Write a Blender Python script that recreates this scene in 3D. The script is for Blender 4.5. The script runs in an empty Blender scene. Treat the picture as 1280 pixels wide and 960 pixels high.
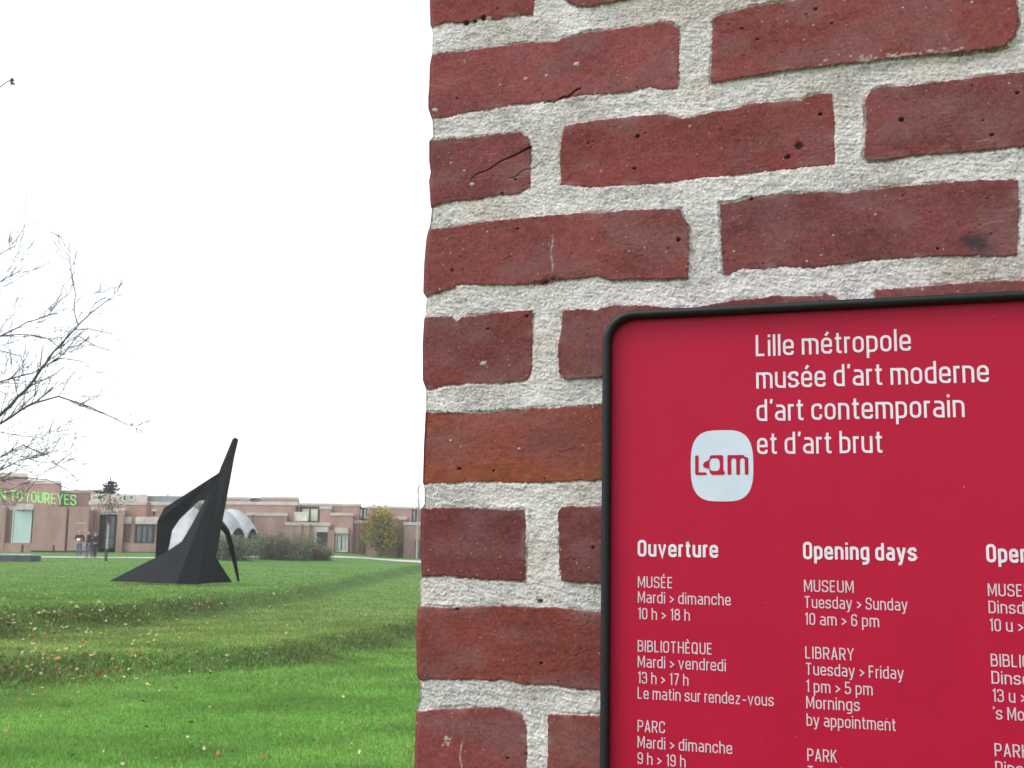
import bpy, bmesh, math, random
import numpy as np
from mathutils import Matrix, Vector, Quaternion

# ------------------------------------------------------------------ camera, sky, sun, exposure
S = bpy.context.scene
COL = S.collection
FPX, PITCH, ROLL, YAW, EYE = 1455.0, math.radians(8.79), math.radians(0.573), math.radians(-18.64), 1.6
cam_data = bpy.data.cameras.new('camera')
cam = bpy.data.objects.new('camera', cam_data)
COL.objects.link(cam)
cam_data.sensor_width = 36.0
cam_data.lens = 36.0 * FPX / 1280.0
cam_data.clip_start, cam_data.clip_end = 0.02, 6000.0
CAM_R = Matrix.Rotation(math.pi / 2 + PITCH, 3, 'X') @ Matrix.Rotation(ROLL, 3, 'Z')
cam.matrix_world = Matrix.Translation((0, 0, EYE)) @ CAM_R.to_4x4()
cam_data.dof.use_dof = True
cam_data.dof.focus_distance = 0.98
cam_data.dof.aperture_fstop = 44.0
S.camera = cam

SUN_EL, SUN_AZ = math.radians(52), math.radians(250)      # azimuth clockwise from +Y (the view direction)
world = bpy.data.worlds.new('World')
S.world = world
world.use_nodes = True
wn = world.node_tree
wn.nodes.clear()
w_out = wn.nodes.new('ShaderNodeOutputWorld')
w_bg = wn.nodes.new('ShaderNodeBackground')
w_sky = wn.nodes.new('ShaderNodeTexSky')
w_sky.sky_type = 'NISHITA'
w_sky.sun_disc = False
w_sky.sun_elevation = SUN_EL
w_sky.sun_rotation = SUN_AZ
w_sky.air_density, w_sky.dust_density, w_sky.ozone_density = 1.0, 1.0, 1.0
w_hs = wn.nodes.new('ShaderNodeHueSaturation')
w_hs.inputs['Saturation'].default_value = 0.22            # overcast: nearly colourless sky
wn.links.new(w_sky.outputs[0], w_hs.inputs['Color'])
wn.links.new(w_hs.outputs[0], w_bg.inputs['Color'])
w_bg.inputs['Strength'].default_value = 0.15
wn.links.new(w_bg.outputs[0], w_out.inputs['Surface'])

sun_d = bpy.data.lights.new('sun', 'SUN')
sun_d.energy, sun_d.angle, sun_d.color = 0.9, math.radians(35), (1.0, 0.96, 0.9)
sun = bpy.data.objects.new('sun', sun_d)
COL.objects.link(sun)
to_sun = Vector((math.sin(SUN_AZ) * math.cos(SUN_EL), math.cos(SUN_AZ) * math.cos(SUN_EL), math.sin(SUN_EL)))
sun.rotation_euler = to_sun.to_track_quat('Z', 'Y').to_euler()
sun.location = (0, 0, 60)
S.view_settings.view_transform = 'Standard'
S.view_settings.look = 'None'
S.view_settings.gamma = 1.0
S.view_settings.use_curve_mapping = False
S.view_settings.exposure = 1.18
S.cycles.max_bounces = 6
S.cycles.use_denoising = True

R = random.Random(7)
NR = np.random.default_rng(11)

# ------------------------------------------------------------------ helpers
def ray(px, py):
    d = CAM_R @ Vector(((px - 640) / FPX, -(py - 480) / FPX, -1.0))
    return d
def at(px, py, Y):
    """world point at distance Y in front of the camera, measured in the 1280x960 photograph"""
    d = ray(px, py)
    return Vector((0, 0, EYE)) + d * (Y / d.y)

def sstep(a, b, x):
    t = np.clip((x - a) / (b - a), 0, 1)
    return t * t * (3 - 2 * t)

B1Y = [2, 6, 10, 13.3, 14.6, 15.4, 16.4, 17.0, 18.05, 19.8, 23.1, 24.5, 40, 60, 100]
B1X = [-40, -24, -12.5, -7.3, -6.2, -5.5, -4.9, -4.2, -3.44, -2.74, -2.17, -1.9, 0.5, 2.5, 5]
B2Y = [5, 10, 15, 17, 18.3, 19.3, 21.4, 24.3, 32, 50, 64, 100]
B2X = [-50, -28, -13, -9.7, -8.5, -8.2, -7.7, -7.2, -6.9, -6.6, -6.2, -5.0]
def banks(X, Y):
    w1 = np.interp(Y, [10, 15, 17, 30], [3.0, 2.2, 1.0, 0.9])
    w2 = np.interp(Y, [12, 18, 23, 60], [2.5, 1.5, 0.8, 0.9])
    t1 = (np.interp(Y, B1Y, B1X) + 0.15 * np.sin(Y * 1.7) - X) / w1
    t2 = (np.interp(Y, B2Y, B2X) + 0.12 * np.sin(Y * 1.3 + 1) - X) / w2
    return t1, t2
def ground(X, Y):
    X = np.asarray(X, float); Y = np.asarray(Y, float)
    t1, t2 = banks(X, Y)
    z = 0.30 * sstep(0, 1, t1) + 0.45 * sstep(0, 1, t2)
    slope = 0.0285 - 0.0085 * sstep(0, 1, (X + 19) / 11)
    z = z + slope * np.clip(Y - 42, 0, 90)
    z = z + 0.004 * np.sin(X * 0.9 + 0.4 * Y) * np.sin(Y * 0.45) * sstep(4, 12, Y)
    return z
def gpt(px, py, ymin=8.0, ymax=140.0):
    """where the photograph's pixel meets the terrain"""
    d = ray(px, py)
    t = np.linspace(ymin, ymax, 6000)
    X = d.x / d.y * t
    Z = EYE + d.z / d.y * t
    k = np.nonzero(Z <= ground(X, t))[0]
    i = k[0] if len(k) else len(t) - 1
    return Vector((X[i], t[i], float(ground(X[i], t[i]))))
def gz(x, y):
    return float(ground(x, y))

class MB:
    def __init__(s):
        s.v, s.f, s.c = [], [], []
    def add(s, vs, fs, col=None):
        n = len(s.v)
        s.v += [tuple(q) for q in vs]
        s.f += [tuple(i + n for i in q) for q in fs]
        if col is not None:
            s.c += [col] * len(vs)
        return s
    def box(s, x0, x1, y0, y1, z0, z1, k=0.0):
        q = k * (y1 - y0)                       # k: how far the receding sides run off square
        return s.add([(x0, y0, z0), (x1, y0, z0), (x1 + q, y1, z0), (x0 + q, y1, z0), (x0, y0, z1), (x1, y0, z1), (x1 + q, y1, z1), (x0 + q, y1, z1)],
                     [(0, 3, 2, 1), (4, 5, 6, 7), (0, 1, 5, 4), (1, 2, 6, 5), (2, 3, 7, 6), (3, 0, 4, 7)])
    def prism(s, poly, off):
        """poly: 3-D outline, off: extrusion vector"""
        n = len(poly); off = Vector(off)
        vs = [Vector(p) for p in poly] + [Vector(p) + off for p in poly]
        fs = [tuple(range(n)), tuple(range(2 * n - 1, n - 1, -1))] + [(i, i + n, (i + 1) % n + n, (i + 1) % n) for i in range(n)]
        return s.add(vs, fs)
    def tube(s, pts, rad, n=5, cap=True):
        pts = [Vector(p) for p in pts]
        if not hasattr(rad, '__len__'):
            rad = [rad] * len(pts)
        up = Vector((0.31, 0.17, 0.93)).normalized()
        vs = []
        for i, p in enumerate(pts):
            t = (pts[min(i + 1, len(pts) - 1)] - pts[max(i - 1, 0)]).normalized()
            a = t.cross(up)
            if a.length < 1e-3:
                a = t.cross(Vector((1, 0, 0)))
            a.normalize(); b = t.cross(a)
            for k in range(n):
                q = 2 * math.pi * k / n
                vs.append(p + (a * math.cos(q) + b * math.sin(q)) * rad[i])
        fs = [(i * n + k, i * n + (k + 1) % n, (i + 1) * n + (k + 1) % n, (i + 1) * n + k) for i in range(len(pts) - 1) for k in range(n)]
        if cap:
            fs += [tuple(range(n - 1, -1, -1)), tuple(range((len(pts) - 1) * n, len(pts) * n))]
        return s.add(vs, fs)

def tag(o, label=None, cat=None, group=None, kind=None):
    if label: o['label'] = label
    if cat: o['category'] = cat
    if group: o['group'] = group
    if cat and not kind: kind = 'thing'
    if kind: o['kind'] = kind
    return o
def empty(name, loc, label=None, cat=None, group=None, rz=0.0):
    o = bpy.data.objects.new(name, None)
    COL.objects.link(o)
    o.location = loc
    o.rotation_euler = (0, 0, rz)
    o.empty_display_size = 0.1
    return tag(o, label, cat, group)
def obj(name, mb, mat, parent=None, local=False, smooth=False, label=None, cat=None, group=None, kind=None, origin=None):
    me = bpy.data.meshes.new(name)
    vs = mb.v
    base = None
    if parent is not None and not local:
        base = parent
        off = Vector((0, 0, 0)); q = parent
        while q is not None:
            off += q.location; q = q.parent
        vs = [(a - off.x, b - off.y, c - off.z) for a, b, c in vs]
    elif parent is None and origin is not None:
        vs = [(a - origin[0], b - origin[1], c - origin[2]) for a, b, c in vs]
    me.from_pydata(vs, [], mb.f)
    if len(mb.c) == len(mb.v) and mb.c:
        ca = me.attributes.new('tint', 'FLOAT_COLOR', 'POINT')
        ca.data.foreach_set('color', np.array([(*c[:3], 1.0) for c in mb.c], np.float32).ravel())
    me.validate()
    if smooth:
        me.polygons.foreach_set('use_smooth', [True] * len(me.polygons))
    me.materials.append(mat)
    o = bpy.data.objects.new(name, me)
    COL.objects.link(o)
    if parent is not None:
        o.parent = parent
    elif origin is not None:
        o.location = origin
    return tag(o, label, cat, group, kind)
def np_mesh(name, V, F, mat, attrs=None, smooth=False):
    """V (n,3), F (m,k) arrays"""
    me = bpy.data.meshes.new(name)
    k = F.shape[1]
    me.vertices.add(len(V)); me.vertices.foreach_set('co', np.ascontiguousarray(V, np.float32).ravel())
    me.loops.add(F.size); me.loops.foreach_set('vertex_index', np.ascontiguousarray(F, np.int32).ravel())
    me.polygons.add(len(F))
    me.polygons.foreach_set('loop_start', np.arange(0, F.size, k, dtype=np.int32))
    if smooth:
        me.polygons.foreach_set('use_smooth', np.ones(len(F), bool))
    for an, arr in (attrs or {}).items():
        if arr.ndim == 2:
            a = me.attributes.new(an, 'FLOAT_COLOR', 'POINT')
            a.data.foreach_set('color', np.ascontiguousarray(np.concatenate([arr, np.ones((len(arr), 1))], 1), np.float32).ravel())
        else:
            a = me.attributes.new(an, 'FLOAT', 'POINT')
            a.data.foreach_set('value', np.ascontiguousarray(arr, np.float32))
    me.update(calc_edges=True)
    me.materials.append(mat)
    o = bpy.data.objects.new(name, me)
    COL.objects.link(o)
    return o

# ------------------------------------------------------------------ materials
class NT:
    def __init__(s, name):
        s.m = bpy.data.materials.new(name); s.m.use_nodes = True
        s.t = s.m.node_tree; s.b = s.t.nodes['Principled BSDF']
    def n(s, typ, **kw):
        q = s.t.nodes.new(typ)
        for k, v in kw.items():
            if k.startswith('i_'):
                q.inputs[k[2:].replace('_', ' ')].default_value = v
            else:
                setattr(q, k, v)
        return q
    def l(s, a, b): s.t.links.new(a, b)
    def ramp(s, fac, stops):
        r = s.n('ShaderNodeValToRGB')
        while len(r.color_ramp.elements) < len(stops): r.color_ramp.elements.new(0.5)
        for e, (p, c) in zip(r.color_ramp.elements, stops):
            e.position = p; e.color = (*c, 1)
        s.l(fac, r.inputs[0]); return r.outputs[0]
    def noise(s, scale, detail=4, rough=0.55, vec=None):
        q = s.n('ShaderNodeTexNoise'); q.inputs['Scale'].default_value = scale
        q.inputs['Detail'].default_value = detail; q.inputs['Roughness'].default_value = rough
        if vec is None:
            g = s.n('ShaderNodeNewGeometry'); vec = g.outputs['Position']
        s.l(vec, q.inputs['Vector']); return q.outputs['Fac']
    def mul(s, a, b):
        q = s.n('ShaderNodeMix', data_type='RGBA', blend_type='MULTIPLY'); q.inputs[0].default_value = 1
        s.l(a, q.inputs[6]); s.l(b, q.inputs[7]); return q.outputs[2]
    def bump(s, h, strength, dist):
        q = s.n('ShaderNodeBump'); q.inputs['Strength'].default_value = strength; q.inputs['Distance'].default_value = dist
        s.l(h, q.inputs['Height']); s.l(q.outputs[0], s.b.inputs['Normal'])
def mat(name, col, rough=0.7, var=0.25, scale=6.0, spec=0.4, metal=0.0, bump=0.0, bscale=80.0, coat=0.0):
    """a surface whose colour wanders by +-var on two scales of noise"""
    m = NT(name)
    f = m.noise(scale, 5, 0.62)
    lo = tuple(max(0, c * (1 - var)) for c in col); hi = tuple(min(1, c * (1 + var)) for c in col)
    m.l(m.ramp(f, [(0.28, lo), (0.72, hi)]), m.b.inputs['Base Color'])
    m.b.inputs['Roughness'].default_value = rough
    m.b.inputs['Specular IOR Level'].default_value = spec
    m.b.inputs['Metallic'].default_value = metal
    m.b.inputs['Coat Weight'].default_value = coat
    if bump:
        m.bump(m.noise(bscale, 4), bump, 0.004)
    return m.m
def attr_mat(name, rough=0.8, spec=0.2, var=0.25, scale=30.0, transl=0.0):
    """colour from the mesh's own 'tint' attribute (leaf by leaf, blade by blade), broken up by noise"""
    m = NT(name)
    a = m.n('ShaderNodeAttribute', attribute_name='tint')
    f = m.noise(scale, 3)
    g = m.ramp(f, [(0.25, (1 - var,) * 3), (0.75, (1 + var * 0.6,) * 3)])
    m.l(m.mul(a.outputs['Color'], g), m.b.inputs['Base Color'])
    m.b.inputs['Roughness'].default_value = rough
    m.b.inputs['Specular IOR Level'].default_value = spec
    if transl:
        t = m.n('ShaderNodeBsdfTranslucent'); m.l(m.mul(a.outputs['Color'], g), t.inputs['Color'])
        mx = m.n('ShaderNodeMixShader'); mx.inputs[0].default_value = transl
        m.l(m.b.outputs[0], mx.inputs[1]); m.l(t.outputs[0], mx.inputs[2])
        m.l(mx.outputs[0], m.t.nodes['Material Output'].inputs['Surface'])
    return m.m
def brick_mat(name, c1, c2, mortar):
    m = NT(name)
    tc = m.n('ShaderNodeNewGeometry')
    sx = m.n('ShaderNodeSeparateXYZ'); m.l(tc.outputs['Position'], sx.inputs[0])
    ad = m.n('ShaderNodeMath', operation='ADD'); m.l(sx.outputs[0], ad.inputs[0]); m.l(sx.outputs[1], ad.inputs[1])
    cb = m.n('ShaderNodeCombineXYZ'); m.l(ad.outputs[0], cb.inputs[0]); m.l(sx.outputs[2], cb.inputs[1])
    b = m.n('ShaderNodeTexBrick')
    m.l(cb.outputs[0], b.inputs['Vector'])
    b.inputs['Scale'].default_value = 1.0
    b.inputs['Brick Width'].default_value = 0.24; b.inputs['Row Height'].default_value = 0.077
    b.inputs['Mortar Size'].default_value = 0.011
    b.inputs['Color1'].default_value = (*c1, 1); b.inputs['Color2'].default_value = (*c2, 1); b.inputs['Mortar'].default_value = (*mortar, 1)
    st = m.n('ShaderNodeMapping'); st.inputs['Scale'].default_value = (1.2, 1.2, 0.25); m.l(tc.outputs['Position'], st.inputs[0])
    g = m.ramp(m.noise(0.9, 6, 0.65, st.outputs[0]), [(0.3, (0.72, 0.72, 0.74)), (0.7, (1.18, 1.15, 1.12))])
    m.l(m.mul(b.outputs['Color'], g), m.b.inputs['Base Color'])
    m.b.inputs['Roughness'].default_value = 0.9
    m.b.inputs['Specular IOR Level'].default_value = 0.2
    return m.m

M = dict(
    far_brick=brick_mat('museum_brick', (0.34, 0.200, 0.168), (0.40, 0.245, 0.205), (0.40, 0.325, 0.285)),
    far_brick_dark=brick_mat('museum_brick_dark', (0.20, 0.11, 0.095), (0.24, 0.135, 0.115), (0.25, 0.19, 0.165)),
    concrete=mat('pale_concrete', (0.51, 0.465, 0.42), 0.85, 0.22, 1.3),
    roof_metal=mat('grey_roof_metal', (0.20, 0.23, 0.24), 0.5, 0.2, 0.8),
    dark_frame=mat('dark_window_frame', (0.025, 0.028, 0.03), 0.45, 0.3, 5),
    white_frame=mat('white_window_frame', (0.62, 0.61, 0.58), 0.5, 0.15, 5),
    painted_sky_glass=mat('glass_painted_sky_reflection', (0.42, 0.58, 0.56), 0.08, 0.16, 0.6, 0.6),  # pale teal stands for reflected sky, painted into the base colour
    dark_glass=mat('dark_glass', (0.045, 0.055, 0.065), 0.06, 0.7, 1.1, 0.8),
    green_glass=mat('dim_green_glass', (0.10, 0.145, 0.125), 0.06, 0.5, 1.0, 0.8),
    pale_cream_pane=mat('cream_window_pane', (0.62, 0.68, 0.50), 0.25, 0.12, 1.5),  # plain pale yellow-green pane colour, no separate blind
    shell=mat('grey_shell_concrete', (0.38, 0.40, 0.42), 0.55, 0.25, 1.2, bump=0.25, bscale=6),
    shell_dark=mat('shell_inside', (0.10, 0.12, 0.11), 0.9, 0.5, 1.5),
    black_steel=mat('matt_black_steel', (0.008, 0.009, 0.011), 0.7, 0.4, 2.2, 0.12, bump=0.15, bscale=9),
    bark=mat('bark', (0.085, 0.075, 0.07), 0.9, 0.4, 12),
    pale_bark=mat('pale_bark', (0.34, 0.31, 0.28), 0.9, 0.35, 6),
    twig=mat('far_twigs', (0.16, 0.15, 0.15), 0.9, 0.3, 3),
    leaf=attr_mat('leaf', 0.7, 0.25, 0.3, 9.0, 0.25),
    grass=attr_mat('grass_blade', 0.6, 0.25, 0.2, 5.0, 0.3),
    dead_leaf=attr_mat('fallen_leaf', 0.7, 0.25, 0.3, 60.0),
    gravel=mat('pale_gravel', (0.50, 0.49, 0.45), 0.95, 0.15, 2.0),
    slab=mat('grey_stone_slab', (0.075, 0.08, 0.095), 0.7, 0.3, 3.0),
    slab_top=mat('pale_slab_top', (0.50, 0.52, 0.55), 0.6, 0.2, 3.0),
    rust=mat('dark_bollard_paint', (0.06, 0.045, 0.042), 0.6, 0.3, 6.0),
    skin=mat('skin', (0.48, 0.29, 0.22), 0.6, 0.1, 9),
    grey_hair=mat('grey_hair', (0.34, 0.30, 0.28), 0.8, 0.3, 40),
    dark_hair=mat('dark_hair', (0.03, 0.022, 0.02), 0.7, 0.3, 40),
    black_cloth=mat('black_cloth', (0.018, 0.018, 0.022), 0.85, 0.4, 14),
    navy_cloth=mat('navy_cloth', (0.020, 0.024, 0.042), 0.85, 0.4, 14),
    jeans=mat('blue_jeans', (0.11, 0.155, 0.22), 0.85, 0.35, 10),
    jeans2=mat('bright_jeans', (0.085, 0.125, 0.25), 0.85, 0.35, 10),
    shoe=mat('shoe_leather', (0.03, 0.026, 0.024), 0.5, 0.3, 20),
    paper=mat('white_paper', (0.78, 0.78, 0.76), 0.7, 0.05, 20),
)
neon = NT('green_neon')
neon.b.inputs['Base Color'].default_value = (0.1, 0.5, 0.12, 1)
neon.b.inputs['Emission Color'].default_value = (0.16, 0.85, 0.10, 1)
neon.b.inputs['Emission Strength'].default_value = 0.5
M['neon'] = neon.m

# ------------------------------------------------------------------ the brick wall (all lengths of the wall in millimetres, from the foot of the eye's perpendicular)
WALL_D = 0.869
def wall_frame(proud_mm=0.0):
    n0 = Vector((math.sin(YAW), -math.cos(YAW), 0))
    return Vector((0, 0, EYE)) - n0 * (WALL_D - proud_mm / 1000.0)
WALL_O = wall_frame(); WALL_O.z = 0.0
BRICKS = {
 'A1': [(-459.0,524.1),(-274.1,494.0),(-277.9,452.6),(-289.3,454.3),(-299.9,454.1),(-308.8,452.7),(-317.8,454.9),(-325.0,456.9),(-335.8,453.9),(-356.0,457.8),(-363.3,455.2),(-370.7,455.4),(-456.5,454.1)],
 'A2': [(-251.9,511.8),(-251.7,464.7),(-246.2,457.6),(-239.4,453.4),(-227.1,452.1),(-207.0,453.3),(-187.1,454.8),(-60.7,457.8),(-59.3,512.6)],
 'B1': [(-455.6,430.1),(-368.3,430.5),(-324.6,429.9),(-280.3,429.9),(-273.3,428.1),(-257.8,426.8),(-249.2,429.9),(-237.3,430.9),(-174.2,430.9),(-172.8,432.0),(-162.8,429.2),(-155.5,423.4),(-155.7,406.5),(-156.6,383.2),(-157.4,373.3),(-168.2,373.3),(-179.8,376.8),(-194.1,375.2),(-207.3,375.5),(-237.2,377.2),(-247.4,376.0),(-271.3,375.5),(-299.0,376.4),(-318.8,374.3),(-341.6,373.8),(-358.3,371.9),(-369.2,372.8),(-453.5,371.7)],
 'B2': [(-129.3,428.0),(-119.8,431.6),(-98.0,433.4),(-70.5,434.2),(14.8,433.9),(88.2,434.9),(92.0,424.9),(92.0,405.0),(92.5,392.5),(89.7,380.6),(82.4,374.2),(67.8,372.6),(37.6,373.6),(6.8,375.2),(-27.6,375.4),(-63.0,375.9),(-99.3,375.1),(-124.0,373.0),(-131.5,374.0),(-130.4,401.7)],
 'C1': [(-452.9,353.4),(-368.4,353.6),(-341.3,352.3),(-318.1,352.9),(-288.3,352.5),(-281.4,347.4),(-278.7,338.5),(-279.4,316.4),(-278.5,302.7),(-281.0,303.0),(-289.9,299.1),(-305.1,298.5),(-322.6,297.4),(-347.4,297.6),(-358.1,296.5),(-367.5,294.6),(-450.7,292.9)],
 'C2': [(-251.4,352.9),(-220.5,354.8),(-174.9,353.8),(-167.2,353.8),(-154.5,348.4),(-143.1,348.4),(-130.6,350.8),(-113.9,350.8),(-101.5,353.9),(-84.5,353.7),(-63.6,352.5),(-53.4,355.7),(-40.0,355.0),(-38.9,332.9),(-39.4,298.4),(-53.3,298.3),(-78.7,298.1),(-131.5,297.6),(-178.6,297.1),(-227.2,298.5),(-249.2,302.6),(-253.9,303.7),(-254.0,332.8)],
 'C3': [(-12.8,352.5),(-5.3,354.7),(14.5,353.5),(42.3,353.7),(69.6,354.5),(93.6,354.1),(119.9,354.5),(175.9,355.4),(172.3,300.8),(116.7,298.8),(90.7,297.5),(66.8,298.3),(45.2,297.6),(26.2,299.0),(3.9,297.7),(-15.9,297.9),(-19.1,302.6),(-16.7,324.1),(-16.5,346.0)],
 'D1': [(-450.1,275.8),(-366.3,275.1),(-359.9,275.6),(-339.9,276.3),(-313.9,278.2),(-270.6,278.5),(-227.2,277.6),(-175.6,275.9),(-156.7,274.2),(-154.3,266.9),(-150.0,261.4),(-149.6,241.0),(-151.2,217.7),(-163.6,217.9),(-179.2,219.6),(-195.1,220.1),(-213.0,220.7),(-216.2,222.2),(-224.0,224.7),(-237.1,223.6),(-253.6,223.5),(-266.9,221.1),(-287.1,222.5),(-316.6,223.8),(-327.1,225.2),(-341.1,226.2),(-344.6,222.4),(-360.1,220.0),(-369.4,217.9),(-447.9,216.7)],
 'D2': [(-126.3,276.0),(-113.5,276.7),(-101.3,278.7),(-79.2,279.2),(-42.3,278.2),(-30.9,275.2),(-22.3,276.9),(25.2,277.2),(52.4,276.9),(85.2,274.3),(85.5,258.9),(82.3,218.2),(73.5,218.6),(44.5,221.1),(9.2,222.6),(-18.6,222.3),(-40.1,220.9),(-60.3,219.3),(-78.8,222.5),(-93.6,221.7),(-108.5,222.8),(-120.6,219.9),(-124.2,220.2),(-125.1,239.1)],
 'E1': [(-447.3,200.0),(-369.0,201.0),(-345.6,200.3),(-341.3,196.0),(-337.1,199.1),(-321.1,199.5),(-309.4,201.4),(-276.8,201.4),(-276.0,179.9),(-276.5,155.9),(-277.1,150.8),(-279.7,143.8),(-303.2,142.9),(-337.5,143.6),(-350.0,142.8),(-364.0,140.0),(-445.2,139.7)],
 'E2': [(-250.9,198.6),(-237.1,199.0),(-224.1,198.2),(-211.1,200.6),(-195.2,200.3),(-163.8,196.4),(-148.4,194.9),(-133.1,197.0),(-118.0,199.2),(-94.1,199.5),(-88.2,200.4),(-52.2,198.6),(-49.3,200.3),(-40.9,196.1),(-43.0,148.4),(-127.9,146.2),(-216.4,143.8),(-237.0,143.4),(-250.0,143.3),(-254.0,149.8),(-255.3,165.9)],
 'E3': [(-15.4,200.4),(0.1,200.6),(24.7,201.3),(48.9,202.0),(85.6,200.9),(165.7,200.7),(162.6,153.7),(-15.6,148.3)],
 'F1': [(-444.5,121.5),(-367.8,121.7),(-347.5,121.0),(-319.9,119.5),(-299.6,121.4),(-281.5,120.8),(-279.5,122.1),(-253.2,121.8),(-237.0,123.2),(-216.5,122.5),(-151.2,123.3),(-152.0,65.2),(-216.6,64.3),(-253.0,63.6),(-285.7,62.7),(-319.1,64.4),(-345.0,63.5),(-365.8,63.1),(-442.3,60.7)],
 'G1': [(-441.7,42.9),(-370.2,43.8),(-352.9,44.4),(-318.8,43.5),(-292.1,42.1),(-281.5,42.7),(-280.7,24.7),(-281.0,-13.4),(-290.2,-12.9),(-322.0,-12.1),(-347.7,-9.9),(-365.5,-10.8),(-439.7,-11.1)],
 'G2': [(-254.8,40.1),(-251.6,44.4),(-233.7,44.3),(-216.7,45.4),(-152.3,46.7),(-48.9,48.3),(-50.8,-11.8),(-153.1,-13.9),(-218.1,-13.7),(-236.9,-13.9),(-251.4,-11.7),(-253.4,3.4)],
 'H1': [(-438.9,-33.6),(-369.1,-33.7),(-346.5,-34.2),(-317.7,-32.4),(-291.3,-31.8),(-275.1,-32.7),(-252.6,-32.2),(-236.8,-33.7),(-218.7,-35.1),(-153.4,-36.5),(-154.2,-94.9),(-220.7,-93.2),(-239.9,-92.3),(-258.7,-90.1),(-281.0,-91.0),(-290.7,-89.1),(-300.4,-88.0),(-305.6,-89.7),(-325.4,-89.3),(-350.1,-89.6),(-367.0,-90.9),(-436.9,-91.2)],
 'I1': [(-436.0,-114.9),(-369.9,-114.9),(-341.6,-111.1),(-316.5,-109.9),(-296.9,-109.6),(-282.8,-111.3),(-278.8,-122.8),(-278.6,-152.1),(-278.5,-165.4),(-369.9,-168.5),(-434.0,-169.1)],
 'I2': [(-262.4,-111.5),(-252.3,-111.0),(-236.8,-111.4),(-220.1,-110.6),(-154.4,-111.9),(-59.8,-111.4),(-61.4,-164.2),(-262.1,-164.9)],
}
CORNER = [(-372.1,502.5),(-371.6,480.3),(-370.4,458.1),(-368.0,450.4),(-368.3,432.3),(-370.3,421.7),(-370.6,400.1),(-371.2,393.0),(-370.9,382.3),(-367.0,371.1),(-366.0,356.8),(-369.5,353.0),(-369.1,336.0),(-367.4,325.3),(-368.7,318.4),(-366.8,297.3),(-366.0,292.4),(-367.2,280.0),(-369.8,267.8),(-371.4,246.0),(-371.6,222.1),(-368.6,217.2),(-369.7,201.7),(-370.3,198.4),(-371.3,178.2),(-370.6,148.2),(-367.6,140.8),(-367.2,123.6),(-367.8,121.7),(-368.6,92.3),(-368.6,64.4),(-367.1,59.9),(-366.8,47.0),(-369.5,43.2),(-369.6,15.1),(-367.6,-10.2),(-368.8,-15.2),(-368.4,-32.2),(-371.1,-36.6),(-371.2,-60.2),(-369.8,-88.0),(-367.0,-92.1),(-367.4,-103.2),(-369.9,-113.0),(-370.1,-133.7),(-370.2,-157.8),(-369.6,-181.6)]
_T = NR.random((16, 256, 256)).astype(np.float32)
def vn(x, y, seed):
    """smooth lattice noise, 0..1"""
    T = _T[seed % 16]
    x = x + seed * 17.31; y = y + seed * 9.77
    xi = np.floor(x); yi = np.floor(y)
    fx = (x - xi).astype(np.float32); fy = (y - yi).astype(np.float32)
    fx = fx * fx * (3 - 2 * fx); fy = fy * fy * (3 - 2 * fy)
    xi = xi.astype(np.int32) & 255; yi = yi.astype(np.int32) & 255
    x1 = (xi + 1) & 255; y1 = (yi + 1) & 255
    return (T[xi, yi] * (1 - fx) + T[x1, yi] * fx) * (1 - fy) + (T[xi, y1] * (1 - fx) + T[x1, y1] * fx) * fy
def sn(x, y, seed):
    return vn(x, y, seed) * 2 - 1

def axis(parts):
    out = [np.arange(a, b, st) for a, b, st in parts]
    return np.concatenate(out)
U0 = -370.5                                    # nominal corner
UA = axis([(-715, -420, 7.0), (-420, -385, 1.2), (-385, -362, 0.45), (-362, 128, 0.55), (128, 170, 1.5), (170, 1500, 7.0)])
VA = axis([(-1640, -290, 7.0), (-290, -215, 1.6), (-215, 480, 0.55), (480, 545, 1.6), (545, 860, 7.0)])
GU, GV = [a.astype(np.float32) for a in np.meshgrid(UA, VA, indexing='ij')]
dist = np.full(GU.shape, -60.0, np.float32)
bid = np.zeros(GU.shape, np.int16)
WU = GU + 0.8 * sn(GU / 9, GV / 9, 1) + 1.0 * sn(GU / 3.1, GV / 3.1, 2) + 1.5 * sn(GU / 1.4, GV / 1.4, 3)
WV = GV + 0.8 * sn(GU / 10, GV / 10, 4) + 1.0 * sn(GU / 3.3, GV / 3.3, 5) + 1.5 * sn(GU / 1.5, GV / 1.5, 6)
POLY = []
def window_of(x0, x1, y0, y1):
    return slice(*np.searchsorted(UA, [x0, x1])), slice(*np.searchsorted(VA, [y0, y1]))
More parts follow.
